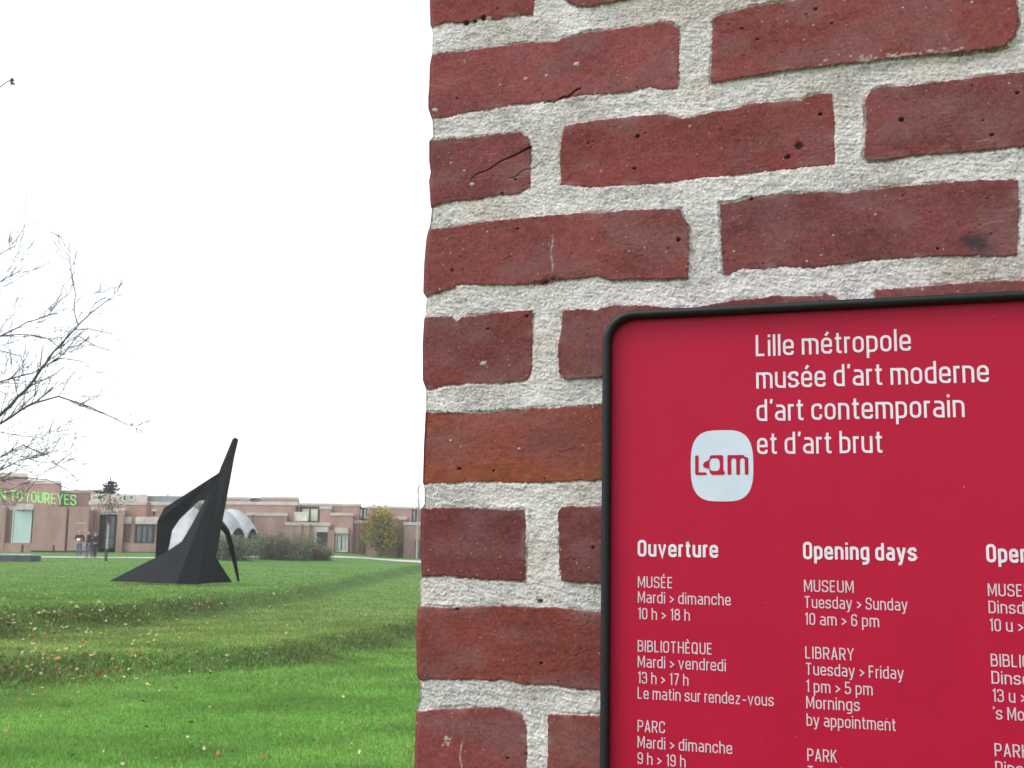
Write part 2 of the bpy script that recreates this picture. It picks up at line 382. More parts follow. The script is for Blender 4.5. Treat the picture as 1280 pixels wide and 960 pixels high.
def stamp_poly(P, warp=0.38):
    k = len(POLY) + 1
    POLY.append((P[:, 0].min(), P[:, 0].max(), P[:, 1].min(), P[:, 1].max()))
    iu, iv = window_of(P[:, 0].min() - 14, P[:, 0].max() + 14, P[:, 1].min() - 14, P[:, 1].max() + 14)
    x = GU[iu, iv] * (1 - warp) + WU[iu, iv] * warp
    y = GV[iu, iv] * (1 - warp) + WV[iu, iv] * warp
    if x.size == 0: return
    d2 = np.full(x.shape, 1e9, np.float32); ins = np.zeros(x.shape, bool)
    n = len(P)
    for i in range(n):
        (ax, ay), (bx, by) = P[i], P[(i + 1) % n]
        ex, ey = bx - ax, by - ay
        t = np.clip(((x - ax) * ex + (y - ay) * ey) / (ex * ex + ey * ey + 1e-9), 0, 1)
        d2 = np.minimum(d2, (x - ax - t * ex) ** 2 + (y - ay - t * ey) ** 2)
        if (ay > by) != (by > ay) or ay != by:
            c = ((ay > y) != (by > y)) & (x < ex * (y - ay) / (ey if ey else 1e-9) + ax)
            ins ^= c
    d = np.sqrt(d2) * np.where(ins, 1, -1)
    cur = dist[iu, iv]
    b = d > cur
    bid[iu, iv] = np.where(b, k, bid[iu, iv])
    dist[iu, iv] = np.maximum(cur, d)
def stamp_rect(x0, x1, y0, y1):
    if x1 - x0 < 15: return
    j = lambda: R.uniform(-1.6, 1.6)
    P = [(x0 + j(), y0 + j()), (x1 + j(), y0 + j()), (x1 + j(), y1 + j()), (x0 + j(), y1 + j())]
    # a few intermediate points so that arrises wander
    Q = []
    for i in range(4):
        a, b = np.array(P[i]), np.array(P[(i + 1) % 4])
        for t in (0, 0.3, 0.62):
            Q.append(a + (b - a) * t + (np.array([R.uniform(-.8, .8), R.uniform(-.8, .8)]) if t else 0))
    stamp_poly(np.array(Q))
NAMED = {}
for nm, P in BRICKS.items():
    stamp_poly(np.array(P, float)); NAMED[nm] = len(POLY)
# the measured bricks fill the part in view; the bond runs on beyond them
ROWS = {0: (453, 512), 1: (372, 431), 2: (297, 355), 3: (218, 277), 4: (144, 201), 5: (63, 121), 6: (-12, 44), 7: (-92, -33), 8: (-168, -110)}
SEEN_END = {0: -59, 1: 92.5, 2: 176, 3: 85.5, 4: 165.7, 5: -151, 6: -49, 7: -153, 8: -60}
for k in range(-5, 27):
    y0, y1 = ROWS.get(k, (453 - 77.2 * k, 453 - 77.2 * k + 58))
    if k > 8: y0, y1 = -168 - 77.2 * (k - 8), -168 - 77.2 * (k - 8) + 58
    side_len = 105 if k % 2 else 215          # header on the side where a stretcher shows in front
    if k in SEEN_END:
        x = SEEN_END[k] + 24; left = -447
    else:
        x = -372 + (214 if k % 2 else 100); left = -372 - side_len
        stamp_rect(left, x, y0, y1); x += 24
    while x < 1500:
        L = 215 + R.uniform(-3, 3); stamp_rect(x, min(x + L, 1500), y0, y1); x += L + R.uniform(20, 27)
    x = left - 22
    while x > -715:
        L = 215 if R.random() < .6 else 102; stamp_rect(max(x - L, -715), x, y0, y1); x -= L + 22
nb = len(POLY) + 1
rb = np.random.default_rng(5)
isb = dist > 0
# --- relief
tiltx, tilty, off = rb.normal(0, 0.006, nb), rb.normal(0, 0.016, nb), rb.normal(0, 0.5, nb)
cx = np.array([0] + [(p[0] + p[1]) / 2 for p in POLY]); cy = np.array([0] + [(p[2] + p[3]) / 2 for p in POLY])
hb = off[bid] + tiltx[bid] * (GU - cx[bid]) + tilty[bid] * (GV - cy[bid])
hb += 0.30 * sn(GU / 38, GV / 30, 7) + 0.14 * sn(GU / 9, GV / 7, 8) + 0.10 * sn(GU / 2.6, GV / 2.2, 9) + 0.07 * sn(GU / 0.9, GV / 0.9, 10)
drag = np.clip(sn(GU / 26, GV / 14, 11) - 0.15, 0, 1)                 # wire-drag marks on part of the faces
hb += 0.2 * drag * sn(GU / 7 + GV / 9, GV / 0.9 - GU / 22, 12)
hb -= 0.75 * (1 - sstep(0.0, 1.3, dist)) ** 1.6
depth = np.interp(np.arange(nb), np.arange(nb), rb.uniform(1.0, 2.6, nb))
hm = -1.05 + 0.6 * sn(GU / 34, GV / 26, 13) + 0.42 * sn(GU / 8, GV / 6, 14)
sl = GV + 0.18 * GU
hm += 0.30 * sn(GU / 8, sl / 1.6, 15) + 0.16 * sn(GU / 2.4, GV / 1.6, 16) + 0.22 * sn(GU / 1.15, GV / 1.0, 17)
grain = vn(GU / 1.25, GV / 1.15, 18)
hm += 0.6 * np.clip(grain - 0.70, 0, 1) / 0.3 - 0.7 * np.clip(0.24 - grain, 0, 1) / 0.24
# mortar smeared proud over some arrises, open cracks along others
smear = sn(GU / 22, GV / 20, 19)
gap = np.clip(sn(GU / 17, GV / 11, 20) * 1.6 + 0.1, 0, 1)
hm -= 2.2 * gap * np.exp(-((dist + 0.7) / 0.55) ** 2)
hm += 1.2 * np.clip(smear, 0, 1) * np.exp(-((dist + 2.0) / 2.0) ** 2)
blend = sstep(-0.3, 0.3, dist)
H = hm * (1 - blend) + hb * blend
# --- colour of the stuff itself
base = np.array([[0.150, 0.034, 0.031]]) * np.exp(rb.normal(0, 0.18, (nb, 1))) * np.exp(rb.normal(0, 0.05, (nb, 3)))
def setb(nm, c): base[NAMED[nm]] = c
setb('A1', (.150, .034, .032)); setb('B1', (.165, .043, .043)); setb('B2', (.150, .036, .033)); setb('C1', (.135, .036, .036)); setb('C2', (.155, .036, .034)); setb('C3', (.140, .038, .038))
setb('D1', (.150, .039, .037)); setb('D2', (.125, .035, .036)); setb('E1', (.135, .034, .032)); setb('E2', (.130, .034, .033)); setb('E3', (.130, .035, .034))
setb('F1', (.175, .042, .028)); setb('G1', (.105, .027, .027)); setb('G2', (.115, .031, .031)); setb('H1', (.140, .032, .027)); setb('I1', (.145, .034, .033)); setb('I2', (.155, .034, .028))
cb = base[bid].astype(np.float32)
mott = sn(GU / 42, GV / 24, 21); fine = sn(GU / 5.5, GV / 4.0, 22); micro = sn(GU / 0.9, GV / 0.8, 23)
streak = sn(GU / 9, GV / 1.1, 24)
bloom = np.clip(sn(GU / 30 + 5, GV / 17, 25) * 1.2 + 0.1, 0, 1)           # greyish, purplish kiln bloom
gr2 = sn(GU / 1.7, GV / 1.5, 37)
cb *= (1.12 + 0.18 * mott + 0.13 * fine + 0.26 * micro + 0.24 * gr2 + 0.07 * streak)[..., None]
cb = cb * (1 - 0.46 * bloom[..., None]) + np.array([0.175, 0.085, 0.086], np.float32) * (0.46 * bloom * (1 + .2 * gr2))[..., None]
lf = sstep(-40, 40, WU * 0 + GU + 210 + 14 * sn(GU / 20, GV / 20, 26))    # brick F: purple heart, orange right half and foot
F = bid == NAMED['F1']
orange = np.clip(0.75 * sstep(-235, -205, GU + 6 * sn(GU / 14, GV / 14, 27)) + sstep(84, 68, GV + 6 * sn(GU / 12, GV / 9, 28)), 0, 1) * F
cb = cb * (1 - 0.8 * orange[..., None]) + np.array([0.200, 0.052, 0.022], np.float32) * (0.8 * orange * (1 + .25 * fine))[..., None]
purple = np.exp(-((GU + 262) / 32) ** 2 - ((GV - 97) / 16) ** 2) * F
cb = cb * (1 - 0.6 * purple[..., None]) + np.array([0.120, 0.045, 0.052], np.float32) * 0.6 * purple[..., None]
cm = np.empty(GU.shape + (3,), np.float32)
cm[:] = (0.485, 0.444, 0.442)
mt = 1 + 0.17 * sn(GU / 30, GV / 24, 29) + 0.12 * sn(GU / 5, GV / 3, 30) + 0.27 * sn(GU / 1.2, GV / 1.0, 31) + 0.15 * sn(GU / 2.2, GV / 1.7, 38)
cm *= mt[..., None]
wg = np.clip(grain - 0.74, 0, 1) / 0.26                                     # pale quartz and dark grains in the sand
cm = cm * (1 - 0.7 * wg[..., None]) + np.array([0.74, 0.72, 0.68], np.float32) * 0.7 * wg[..., None]
cm *= 1 - np.clip(sn(GU / 45, GV / 33, 36) - .1, 0, 1)[..., None] * np.array([0.20, 0.25, 0.33], np.float32)      # brownish, dirtier stretches
dg = np.clip(vn(GU / 1.1 + 40, GV / 1.1, 32) - 0.80, 0, 1) / 0.2
cm *= (1 - 0.55 * dg)[..., None]
green = np.clip(sn(GU / 24, GV / 10, 33) - 0.35, 0, 1) * sstep(-8, -2, dist)
cm *= 1 - green[..., None] * np.array([0.12, 0.13, 0.15], np.float32)
# brick dust on mortar edges; lime haze on brick edges
edge_l = np.clip(sn(GU / 12, GV / 8, 34) - 0.2, 0, 1) * np.exp(-np.clip(dist, 0, 99) / 3.5)
cb = cb * (1 - 0.55 * edge_l[..., None]) + np.array([0.34, 0.27, 0.26], np.float32) * 0.55 * edge_l[..., None]
bc = sstep(-0.35, 0.35, dist + 0.35 * micro)[..., None]
Cc = cm * (1 - bc) + cb * bc
# --- pits, lime specks, crack, chip, soot: each one where it sits
def spot(x, y, r, dh=0.0, col=None, amt=1.0, hard=0.35, sq=1.0, only=None):
    iu, iv = window_of(x - 3 * r, x + 3 * r, y - 3 * r, y + 3 * r)
    a, b = GU[iu, iv] - x, (GV[iu, iv] - y) / sq
    rr = np.sqrt(a * a + b * b) * (1 + 0.35 * sn(GU[iu, iv] / (r * .9), GV[iu, iv] / (r * .9), 35))
    k = sstep(r * (1 + hard), r * (1 - hard), rr)
    if only: k = k * (dist[iu, iv] > 0.4)
    H[iu, iv] += dh * k
    if col is not None:
        Cc[iu, iv] = Cc[iu, iv] * (1 - amt * k[..., None]) + np.array(col, np.float32) * amt * k[..., None]
for _ in range(1700):
    x, y = rb.uniform(-380, 130), rb.uniform(-200, 470); r = rb.choice([0.28, 0.42, 0.75], p=[.66, .29, .05])
    spot(x, y, r, 0.2, (0.58, 0.47, 0.42), rb.uniform(.35, .8), 0.3, rb.uniform(.6, 1.3), True)
for _ in range(420):
    x, y = rb.uniform(-380, 130), rb.uniform(-200, 470); r = rb.choice([0.45, 0.7, 1.2], p=[.6, .32, .08])
    spot(x, y, r, -1.6 * r, (0.055, 0.016, 0.015), 0.7, 0.4, rb.uniform(.5, 1.0), True)
for x, y, r in [(-241, 404.5, 2.5), (-266, 398, 1.4), (-284, 397.6, 1.5), (-306, 395, 1), (-330, 311, 1.8), (-318, 160, 2.5), (-346, 98, 1.1), (-287, 90, 1.2), (-365, 380, 2.4), (-317, 455, 2.2), (-79, 193, 1.6)]:
    spot(x, y, r * .85, 0.7, (0.46, 0.40, 0.36), 0.85, 0.45, 0.75); spot(x + r * .5, y - r * .3, r * .5, 0.3, (0.42, 0.37, 0.33), 0.8, 0.5)
for x, y, r in [(-65, 316, 3.2), (-74, 308, 1.8), (-49, 339, 1.7), (-193, 311, 1.3), (-190, 337, 1.9), (9, 327, 2.0), (70, 309, 1.3), (-50, 424, 1.5), (-158, 249, 1.6), (-322, 457, 2.7), (-330, 455, 1.6), (-338, 454, 2.4), (-338, 75, 1.4), (-308, 73, 1.0), (-269, -28, 2.0), (-345, 388, 1.1)]:
    spot(x, y, r, -2.2, (0.030, 0.012, 0.012), 0.85, 0.35, 0.75)
for _ in range(30):                                                             # soot patch on brick D2, smaller one to its left
    spot(56 + rb.normal(0, 6), 230 + rb.normal(0, 4), rb.uniform(2, 5), -0.12, (0.022, 0.024, 0.026), 0.22, 0.9, 0.8, True)
for _ in range(7):
    spot(-16 + rb.normal(0, 4), 226 + rb.normal(0, 1.5), rb.uniform(1.5, 3.5), 0, (0.03, 0.03, 0.035), 0.22, 0.9, 0.7, True)
for t in np.linspace(0, 1, 170):                                                # crack across brick C1
    spot(-331 + 52 * t, 315 + 23 * t ** 0.85 + 1.2 * math.sin(t * 15) * (1 - t), 0.30 + 0.35 * t, -0.8 - 0.9 * t, (0.03, 0.012, 0.012), 0.7, 0.4)
    if t > .45: spot(-320 + 52 * t, 304 + 20 * t + 1.0 * math.sin(t * 21), 0.30, -0.7, (0.04, 0.015, 0.015), 0.5, 0.4)
for t in np.linspace(0, 1, 100):                                                # open crack at the foot of brick B1
    spot(-268 + 31 * t, 374.5 + 9 * t * t + 0.7 * math.sin(t * 16), 0.55, -1.5, (0.03, 0.013, 0.013), 0.7, 0.4)
for t in np.linspace(0, 1, 60):                                                 # lime run on brick D1 and on I1
    spot(-260 + 0.8 * math.sin(t * 9), 231 + 30 * t, 0.4 + 0.3 * rb.random(), 0.1, (0.5, 0.43, 0.4), 0.5 * rb.random(), 0.6)
    spot(-331 + 1.0 * math.sin(t * 7), -166 + 30 * t, 0.6, 0.1, (0.5, 0.44, 0.42), 0.5 * rb.random(), 0.6)
for _ in range(14):
    spot(-342 + rb.normal(0, 3), -135 + rb.normal(0, 2), rb.uniform(.6, 1.6), 0.15, (0.46, 0.42, 0.40), 0.5, 0.6, 0.7)
for _ in range(26):                                                             # chipped foot of brick D1
    spot(-266 + rb.normal(0, 9), 221 + rb.normal(0, 2.0), rb.uniform(2, 4), -0.6, (0.085, 0.02, 0.022), 0.45, 0.5, 0.7, True)
for _ in range(60):                                                             # lime scum along the foot of B2
    x = 10 + rb.normal(0, 22); spot(x, 376.5 + rb.normal(0, 1.4) - 0.03 * (x - 10), rb.uniform(.6, 1.6), 0.1, (0.44, 0.36, 0.35), 0.5, 0.6, 0.7)
for _ in range(150):                                                            # folds in the clay and smears of dried mortar on the faces
    x, y = rb.uniform(-370, 120), rb.uniform(-190, 465); L = rb.uniform(4, 16); a = rb.normal(0.12, .16); light = rb.random() < .45
    for t in np.linspace(0, 1, int(L * 1.6)):
        spot(x + L * t, y + a * L * t + .5 * math.sin(t * 7 + x), rb.uniform(.25, .5), 0.12 if light else -0.45, (0.36, 0.27, 0.26) if light else (0.07, 0.02, 0.02), .35, .5, .7, True)
Cc = np.clip(Cc, 0.008, 0.85)
# --- wrap the sheet round the corner
pv = np.array([p[1] for p in CORNER][::-1]); pu = np.array([p[0] for p in CORNER][::-1])
prof = np.interp(GV, pv, pu, left=-368.0, right=-371.0)
per = prof - U0
s = GU - U0
RAD = 2.2
fr = np.exp(-np.clip(s, 0, None) / 16)
front = s >= 0
X = np.where(front, GU + per * fr, 0); Yd = np.where(front, -H, 0)
rnd = np.exp(-(np.clip(s, 0, None) / RAD) ** 2) * RAD * 0.55                # softened arris
Yd = np.where(front, Yd + rnd, Yd)
X = np.where(front, X, U0 + per - (H + 1.9) * 0.25)
Yd = np.where(front, Yd, -s + RAD * 0.55)
V = np.stack([X / 1000, Yd / 1000, GV / 1000 + EYE], -1).reshape(-1, 3)
nu, nv = GU.shape
idx = np.arange(nu * nv, dtype=np.int32).reshape(nu, nv)
Fq = np.stack([idx[:-1, :-1], idx[1:, :-1], idx[1:, 1:], idx[:-1, 1:]], -1).reshape(-1, 4)
# body of the wall behind its skin
nvx = len(V)
bx = [(-0.362, 0.02, -0.06), (1.492, 0.02, -0.06), (1.492, 0.352, -0.06), (-0.362, 0.352, -0.06), (-0.362, 0.02, 2.455), (1.492, 0.02, 2.455), (1.492, 0.352, 2.455), (-0.362, 0.352, 2.455)]
V = np.concatenate([V, np.array(bx)])
Fq = np.concatenate([Fq, np.array([(0, 3, 2, 1), (4, 5, 6, 7), (0, 1, 5, 4), (1, 2, 6, 5), (2, 3, 7, 6), (3, 0, 4, 7)], np.int32) + nvx])
CA = np.concatenate([Cc.reshape(-1, 3), np.tile(np.array([[0.2, 0.08, 0.07]]), (8, 1))])
wm = NT('weathered_brick_and_mortar')
wa = wm.n('ShaderNodeAttribute', attribute_name='tint')
wtc = wm.n('ShaderNodeTexCoord')
wf = wm.noise(1900, 3, 0.7, wtc.outputs['Object'])
wm.l(wm.mul(wa.outputs['Color'], wm.ramp(wf, [(0.25, (0.84, 0.84, 0.84)), (0.75, (1.14, 1.14, 1.14))])), wm.b.inputs['Base Color'])
wm.b.inputs['Roughness'].default_value = 0.88
wm.b.inputs['Specular IOR Level'].default_value = 0.25
wm.bump(wm.noise(1300, 4, 0.65, wtc.outputs['Object']), 0.35, 0.0006)
wall = np_mesh('brick_wall', V, Fq, wm.m, {'tint': CA}, smooth=True)
wall.location = WALL_O; wall.rotation_euler = (0, 0, YAW)
tag(wall, 'red brick wall with thick rough pale mortar joints carrying the red sign', 'wall')
cp = MB().box(-0.40, 1.53, -0.03, 0.385, 2.457, 2.53)
obj('coping', cp, M['concrete'], wall, local=True)
del GU, GV, WU, WV, dist, bid, H, hb, hm, cb, cm, Cc, X, Yd, V, Fq, CA

# ------------------------------------------------------------------ the sign on the wall
GL = {
 'a': [[(.02, .69), (.36, .69), (.36, 0)], [(.36, .41), (0, .41), (0, .06), (.36, .06)]],
 'b': [[(0, 1), (0, 0)], [(0, .69), (.36, .69), (.36, .06), (0, .06)]],
 'c': [[(.35, .5), (.35, .69), (0, .69), (0, .06), (.35, .06), (.35, .25)]],
 'd': [[(.36, 1), (.36, 0)], [(.36, .69), (0, .69), (0, .06), (.36, .06)]],
 'e': [[(0, .37), (.36, .37, 0), (.36, .69), (0, .69), (0, .06), (.36, .06), (.36, .2)]],
 'f': [[(.08, 0), (.08, .94), (.27, .94)], [(-.03, .69), (.25, .69)]],
 'g': [[(.36, .75), (.36, -.2), (.02, -.2)], [(.36, .69), (0, .69), (0, .06), (.36, .06)]],
 'h': [[(0, 1), (0, 0)], [(0, .69), (.36, .69), (.36, 0)]],
 'i': [[(0, .75), (0, 0)], [(0, .88), (0, 1.0)]],
 'j': [[(.02, .75), (.02, -.2), (-.1, -.2)], [(.02, .88), (.02, 1.0)]],
 'k': [[(0, 1), (0, 0)], [(.33, .75), (.03, .34)], [(.12, .46), (.36, 0)]],
 'l': [[(0, 1), (0, 0)]],
 'm': [[(0, .75), (0, 0)], [(0, .69), (.31, .69), (.31, 0)], [(.2, .69), (.62, .69), (.62, 0)]],
 'n': [[(0, .75), (0, 0)], [(0, .69), (.36, .69), (.36, 0)]],
 'o': ['c', [(0, .69), (.36, .69), (.36, .06), (0, .06)]],
 'p': [[(0, .75), (0, -.26)], [(0, .69), (.36, .69), (.36, .06), (0, .06)]],
 'r': [[(0, .75), (0, 0)], [(0, .69), (.2, .69)]],
 's': [[(.34, .53), (.34, .69), (0, .69), (0, .39), (.35, .36), (.35, .06), (0, .06), (0, .22)]],
 't': [[(.08, .93), (.08, .06), (.25, .06)], [(-.04, .69), (.24, .69)]],
 'u': [[(0, .75), (0, .06), (.36, .06)], [(.36, .75), (.36, 0)]],
 'v': [[(-.02, .75, 0), (.17, .02, 0), (.36, .75, 0)]],
 'y': [[(-.02, .75), (.18, .03)], [(.38, .75), (.14, -.2, .08), (0, -.2)]],
 'z': [[(.02, .69), (.33, .69, 0), (.02, .06, 0), (.35, .06)]],
 'A': [[(0, 0), (.2, 1)], [(.4, 0), (.2, 1)], [(.07, .28), (.33, .28)]],
 'B': [[(0, .94), (.36, .94), (.36, .53), (0, .53)], [(.2, .53), (.39, .53), (.39, .06), (0, .06)], [(0, 0), (0, 1)]],
 'C': [[(.39, .68), (.39, .94), (0, .94), (0, .06), (.39, .06), (.39, .32)]],
 'D': [[(0, .94), (.4, .94), (.4, .06), (0, .06)], [(0, 0), (0, 1)]],
 'E': [[(.33, .94), (0, .94, 0), (0, .06, 0), (.33, .06)], [(0, .51), (.3, .51)]],
 'F': [[(.33, .94), (0, .94, 0), (0, 0)], [(0, .5), (.3, .5)]],
 'H': [[(0, 0), (0, 1)], [(.4, 0), (.4, 1)], [(0, .51), (.4, .51)]],
 'I': [[(0, 0), (0, 1)]],
 'K': [[(0, 0), (0, 1)], [(.36, 1), (.02, .45)], [(.13, .6), (.38, 0)]],
 'L': [[(0, 1), (0, .06, 0), (.32, .06)]],
 'M': [[(0, 0), (0, 1)], [(.02, .98), (.26, .2, 0), (.5, .98)], [(.52, 0), (.52, 1)]],
 'N': [[(0, 0), (0, 1)], [(.02, .98), (.38, .02)], [(.4, 0), (.4, 1)]],
 'O': ['c', [(0, .94), (.4, .94), (.4, .06), (0, .06)]],
 'P': [[(0, .94), (.38, .94), (.38, .44), (0, .44)], [(0, 0), (0, 1)]],
 'Q': ['c', [(0, .94), (.4, .94), (.4, .06), (0, .06)], [(.24, .2), (.44, -.02)]],
 'R': [[(0, .94), (.38, .94), (.38, .46), (0, .46)], [(0, 0), (0, 1)], [(.2, .46), (.39, 0)]],
 'S': [[(.38, .72), (.38, .94), (0, .94), (0, .53), (.39, .48), (.39, .06), (0, .06), (0, .28)]],
 'T': [[(.2, 0), (.2, .94)], [(-.02, .94), (.42, .94)]],
 'U': [[(0, 1), (0, .06), (.4, .06), (.4, 1)]],
 'Y': [[(-.01, 1), (.2, .42, 0), (.41, 1)], [(.2, .42), (.2, 0)]],
 '0': ['c', [(0, .94), (.36, .94), (.36, .06), (0, .06)]],
 '1': [[(0, .83), (.15, .96, 0), (.15, 0)]],
 '3': [[(0, .75), (0, .94), (.35, .94), (.35, .53), (.1, .53)], [(.2, .53), (.37, .53), (.37, .06), (0, .06), (0, .27)]],
 '5': [[(.34, .94), (.02, .94, 0), (.02, .54, 0), (.36, .58), (.36, .06), (0, .06), (0, .26)]],
 '6': [[(.35, .76), (.35, .94), (0, .94), (0, .06), (.36, .06), (.36, .56), (0, .56)]],
 '7': [[(0, .94), (.36, .94, 0), (.12, 0)]],
 '8': ['c', [(.01, .94), (.35, .94), (.35, .53), (.01, .53)], 'c', [(0, .53), (.37, .53), (.37, .06), (0, .06)]],
 '9': [[(.01, .24), (.01, .06), (.36, .06), (.36, .94), (0, .94), (0, .44), (.36, .44)]],
 '>': [[(0, .62), (.3, .37, 0), (0, .12)]], '-': [[(0, .37), (.32, .37)]], '’': [[(.03, 1.0), (.0, .8)]],
}
GL['é'] = GL['e'] + [[(.14, .84), (.26, 1.0)]]
GL['É'] = GL['E'] + [[(.12, 1.07), (.24, 1.22)]]
GL['È'] = GL['E'] + [[(.22, 1.07), (.10, 1.22)]]
def glyph_paths(ch, rad=0.17):
    out, closed = [], False
    for st in GL[ch]:
        if st == 'c':
            closed = True; continue
        n = len(st); pts = []
        for i, p in enumerate(st):
            P = np.array(p[:2], float); r = p[2] if len(p) > 2 else rad
            if (not closed and i in (0, n - 1)) or r == 0:
                pts.append(P); continue
            A, C = np.array(st[i - 1][:2], float), np.array(st[(i + 1) % n][:2], float)
            la, lc = np.linalg.norm(A - P), np.linalg.norm(C - P)
            k = min(r, la * 0.5, lc * 0.5)
            a, c = P + (A - P) / la * k, P + (C - P) / lc * k
            for t in np.linspace(0, 1, 6):
                pts.append((1 - t) ** 2 * a + 2 * t * (1 - t) * (P * .82 + (a + c) * .09) + t * t * c)
        out.append((closed, pts)); closed = False
    return out
def glyph_width(ch):
    if ch == ' ': return 0.0
    xs = [p[0] for st in GL[ch] if st != 'c' for p in st]
    return max(max(xs), 0)
def text_strokes(text, w, gap=0.115, space=0.36):
    """stroke centre lines of a line of text in units of the capital height, and its width"""
    x, out = w, []
    for ch in text:
        if ch == ' ':
            x += space - gap; continue
        for cl, pts in glyph_paths(ch):
            out.append((cl, [p + np.array([x, 0]) for p in pts]))
        x += glyph_width(ch) + 2 * w + gap - (0.06 if ch in 'rt' else 0.03 if ch in '’f' else 0)
    return out, x - gap - w
def ribbon(mb, pts, closed, w, place):
    n = len(pts); L, Rr = [], []
    for i in range(n):
        a = pts[i - 1] if (i or closed) else None
        b = pts[(i + 1) % n] if (i < n - 1 or closed) else None
        d1 = (pts[i] - a) if a is not None else None; d2 = (b - pts[i]) if b is not None else None
        d1 = d2 if d1 is None else d1; d2 = d1 if d2 is None else d2
        d1 = d1 / (np.linalg.norm(d1) + 1e-9); d2 = d2 / (np.linalg.norm(d2) + 1e-9)
        nn = np.array([-(d1 + d2)[1], (d1 + d2)[0]]); nn /= np.linalg.norm(nn) + 1e-9
        k = w / max(0.45, float(np.dot(nn, [-d1[1], d1[0]])))
        L.append(pts[i] + nn * k); Rr.append(pts[i] - nn * k)
    fs = [(i, (i + 1) % n, n + (i + 1) % n, n + i) for i in range(n if closed else n - 1)]
    mb.add([place(p) for p in L] + [place(p) for p in Rr], fs)
    return mb

sign_rot = math.radians(0.506)
sign = empty('museum_sign', wall_frame(), 'crimson opening hours sign with rounded black frame fixed to the brick wall', 'sign')
sign.rotation_euler = (Matrix.Rotation(YAW, 3, 'Z') @ Matrix.Rotation(sign_rot, 3, 'Y')).to_euler()
# sign-local: x right, y into the wall, z up, metres; the printed face lies 14 mm proud of the bricks
PANEL_Y = -0.0155
SX0, SX1, SZ0, SZ1 = -214.6, 192.0, -405.0, 189.0
def rrect(x0, x1, z0, z1, r, n=10):
    out = []
    for cxx, czz, a0 in ((x1 - r, z1 - r, 0), (x0 + r, z1 - r, 90), (x0 + r, z0 + r, 180), (x1 - r, z0 + r, 270)):
        for i in range(n + 1):
            a = math.radians(a0 + 90 * i / n); out.append((cxx + r * math.cos(a), czz + r * math.sin(a)))
    return out
pm = MB()
ring = rrect(SX0 + 3, SX1 - 3, SZ0 + 3, SZ1 - 3, 19)
pm.prism([(x / 1000, PANEL_Y, z / 1000) for x, z in ring][::-1], (0, 0.006, 0))
sred = NT('crimson_print')
stc = sred.n('ShaderNodeTexCoord')
sbase = sred.ramp(sred.noise(14, 6, 0.7, stc.outputs['Object']), [(0.3, (0.360, 0.0052, 0.031)), (0.7, (0.395, 0.0066, 0.037))])
sdust = sred.ramp(sred.noise(330, 2, 0.5, stc.outputs['Object']), [(0.775, (0, 0, 0)), (0.80, (1, 1, 1))])            # grains of dust and a few scuffs
sscuff = sred.n('ShaderNodeMapping'); sscuff.inputs['Scale'].default_value = (1, 1, 9); sscuff.inputs['Rotation'].default_value = (0, 0.5, 0); sred.l(stc.outputs['Object'], sscuff.inputs[0])
sfaint = sred.ramp(sred.noise(16, 5, 0.75, sscuff.outputs[0]), [(0.66, (0, 0, 0)), (0.74, (0.10, 0.10, 0.10))])
smx = sred.n('ShaderNodeMix', data_type='RGBA'); smx.inputs[7].default_value = (0.60, 0.50, 0.50, 1); sred.l(sdust, smx.inputs[0]); sred.l(sbase, smx.inputs[6])
smy = sred.n('ShaderNodeMix', data_type='RGBA'); smy.inputs[7].default_value = (0.50, 0.20, 0.22, 1); sred.l(sfaint, smy.inputs[0]); sred.l(smx.outputs[2], smy.inputs[6])
sred.l(smy.outputs[2], sred.b.inputs['Base Color'])
rr_ = sred.noise(45, 4, 0.6, stc.outputs['Object'])
sred.l(sred.ramp(rr_, [(0.3, (0.36,) * 3), (0.7, (0.46,) * 3)]), sred.b.inputs['Roughness'])
sred.b.inputs['Specular IOR Level'].default_value = 0.14
sred.bump(sred.noise(900, 2, 0.5, stc.outputs['Object']), 0.04, 0.0003)
obj('panel', pm, sred.m, sign, local=True)
fm = MB()
prof2 = [(0.0, -0.001), (0.0, -0.0225), (0.8, -0.0242), (2.4, -0.0250), (4.2, -0.0247), (5.4, -0.0235), (5.9, -0.0220), (5.9, -0.0135)]   # (inset mm, depth m)
rings = []
for ins, dy in prof2:
    rings.append([(x / 1000, dy, z / 1000) for x, z in rrect(SX0 + ins, SX1 - ins, SZ0 + ins, SZ1 - ins, 24 - ins)])
n = len(rings[0])
fm.v = [p for r in rings for p in r]
fm.f = [(k * n + i, k * n + (i + 1) % n, (k + 1) * n + (i + 1) % n, (k + 1) * n + i) for k in range(len(rings) - 1) for i in range(n)]
frm = NT('black_powder_coat')
ftc = frm.n('ShaderNodeTexCoord')
ff = frm.noise(160, 6, 0.75, ftc.outputs['Object'])
frm.l(frm.ramp(ff, [(0.35, (0.007, 0.008, 0.010)), (0.70, (0.012, 0.013, 0.016)), (0.84, (0.07, 0.07, 0.075))]), frm.b.inputs['Base Color'])
frm.b.inputs['Roughness'].default_value = 0.5
frm.b.inputs['Specular IOR Level'].default_value = 0.3
fo = obj('frame', fm, frm.m, sign, local=True, smooth=True)
def place_text(mb, text, x, z, width, cap, w, y, step=[0]):
    st, tw = text_strokes(text, w)
    k = width / tw if width else cap
    for cl, pts in st:
        step[0] += 1
        yy = y - 0.000012 * (step[0] % 7)
        ribbon(mb, pts, cl, w, lambda p: ((x + (p[0]) * k) / 1000, yy, (z + p[1] * cap) / 1000))
    return mb
TXT_Y = PANEL_Y - 0.00025
title = MB()
for t, z, w_ in (('Lille métropole', 151.3, 107.7), ('musée d’art moderne', 127.4, 157.7), ('d’art contemporain', 103.5, 141.2), ('et d’art brut', 79.4, 86.5)):
    place_text(title, t, -100.6, z, w_, 15.9, 0.055, TXT_Y)
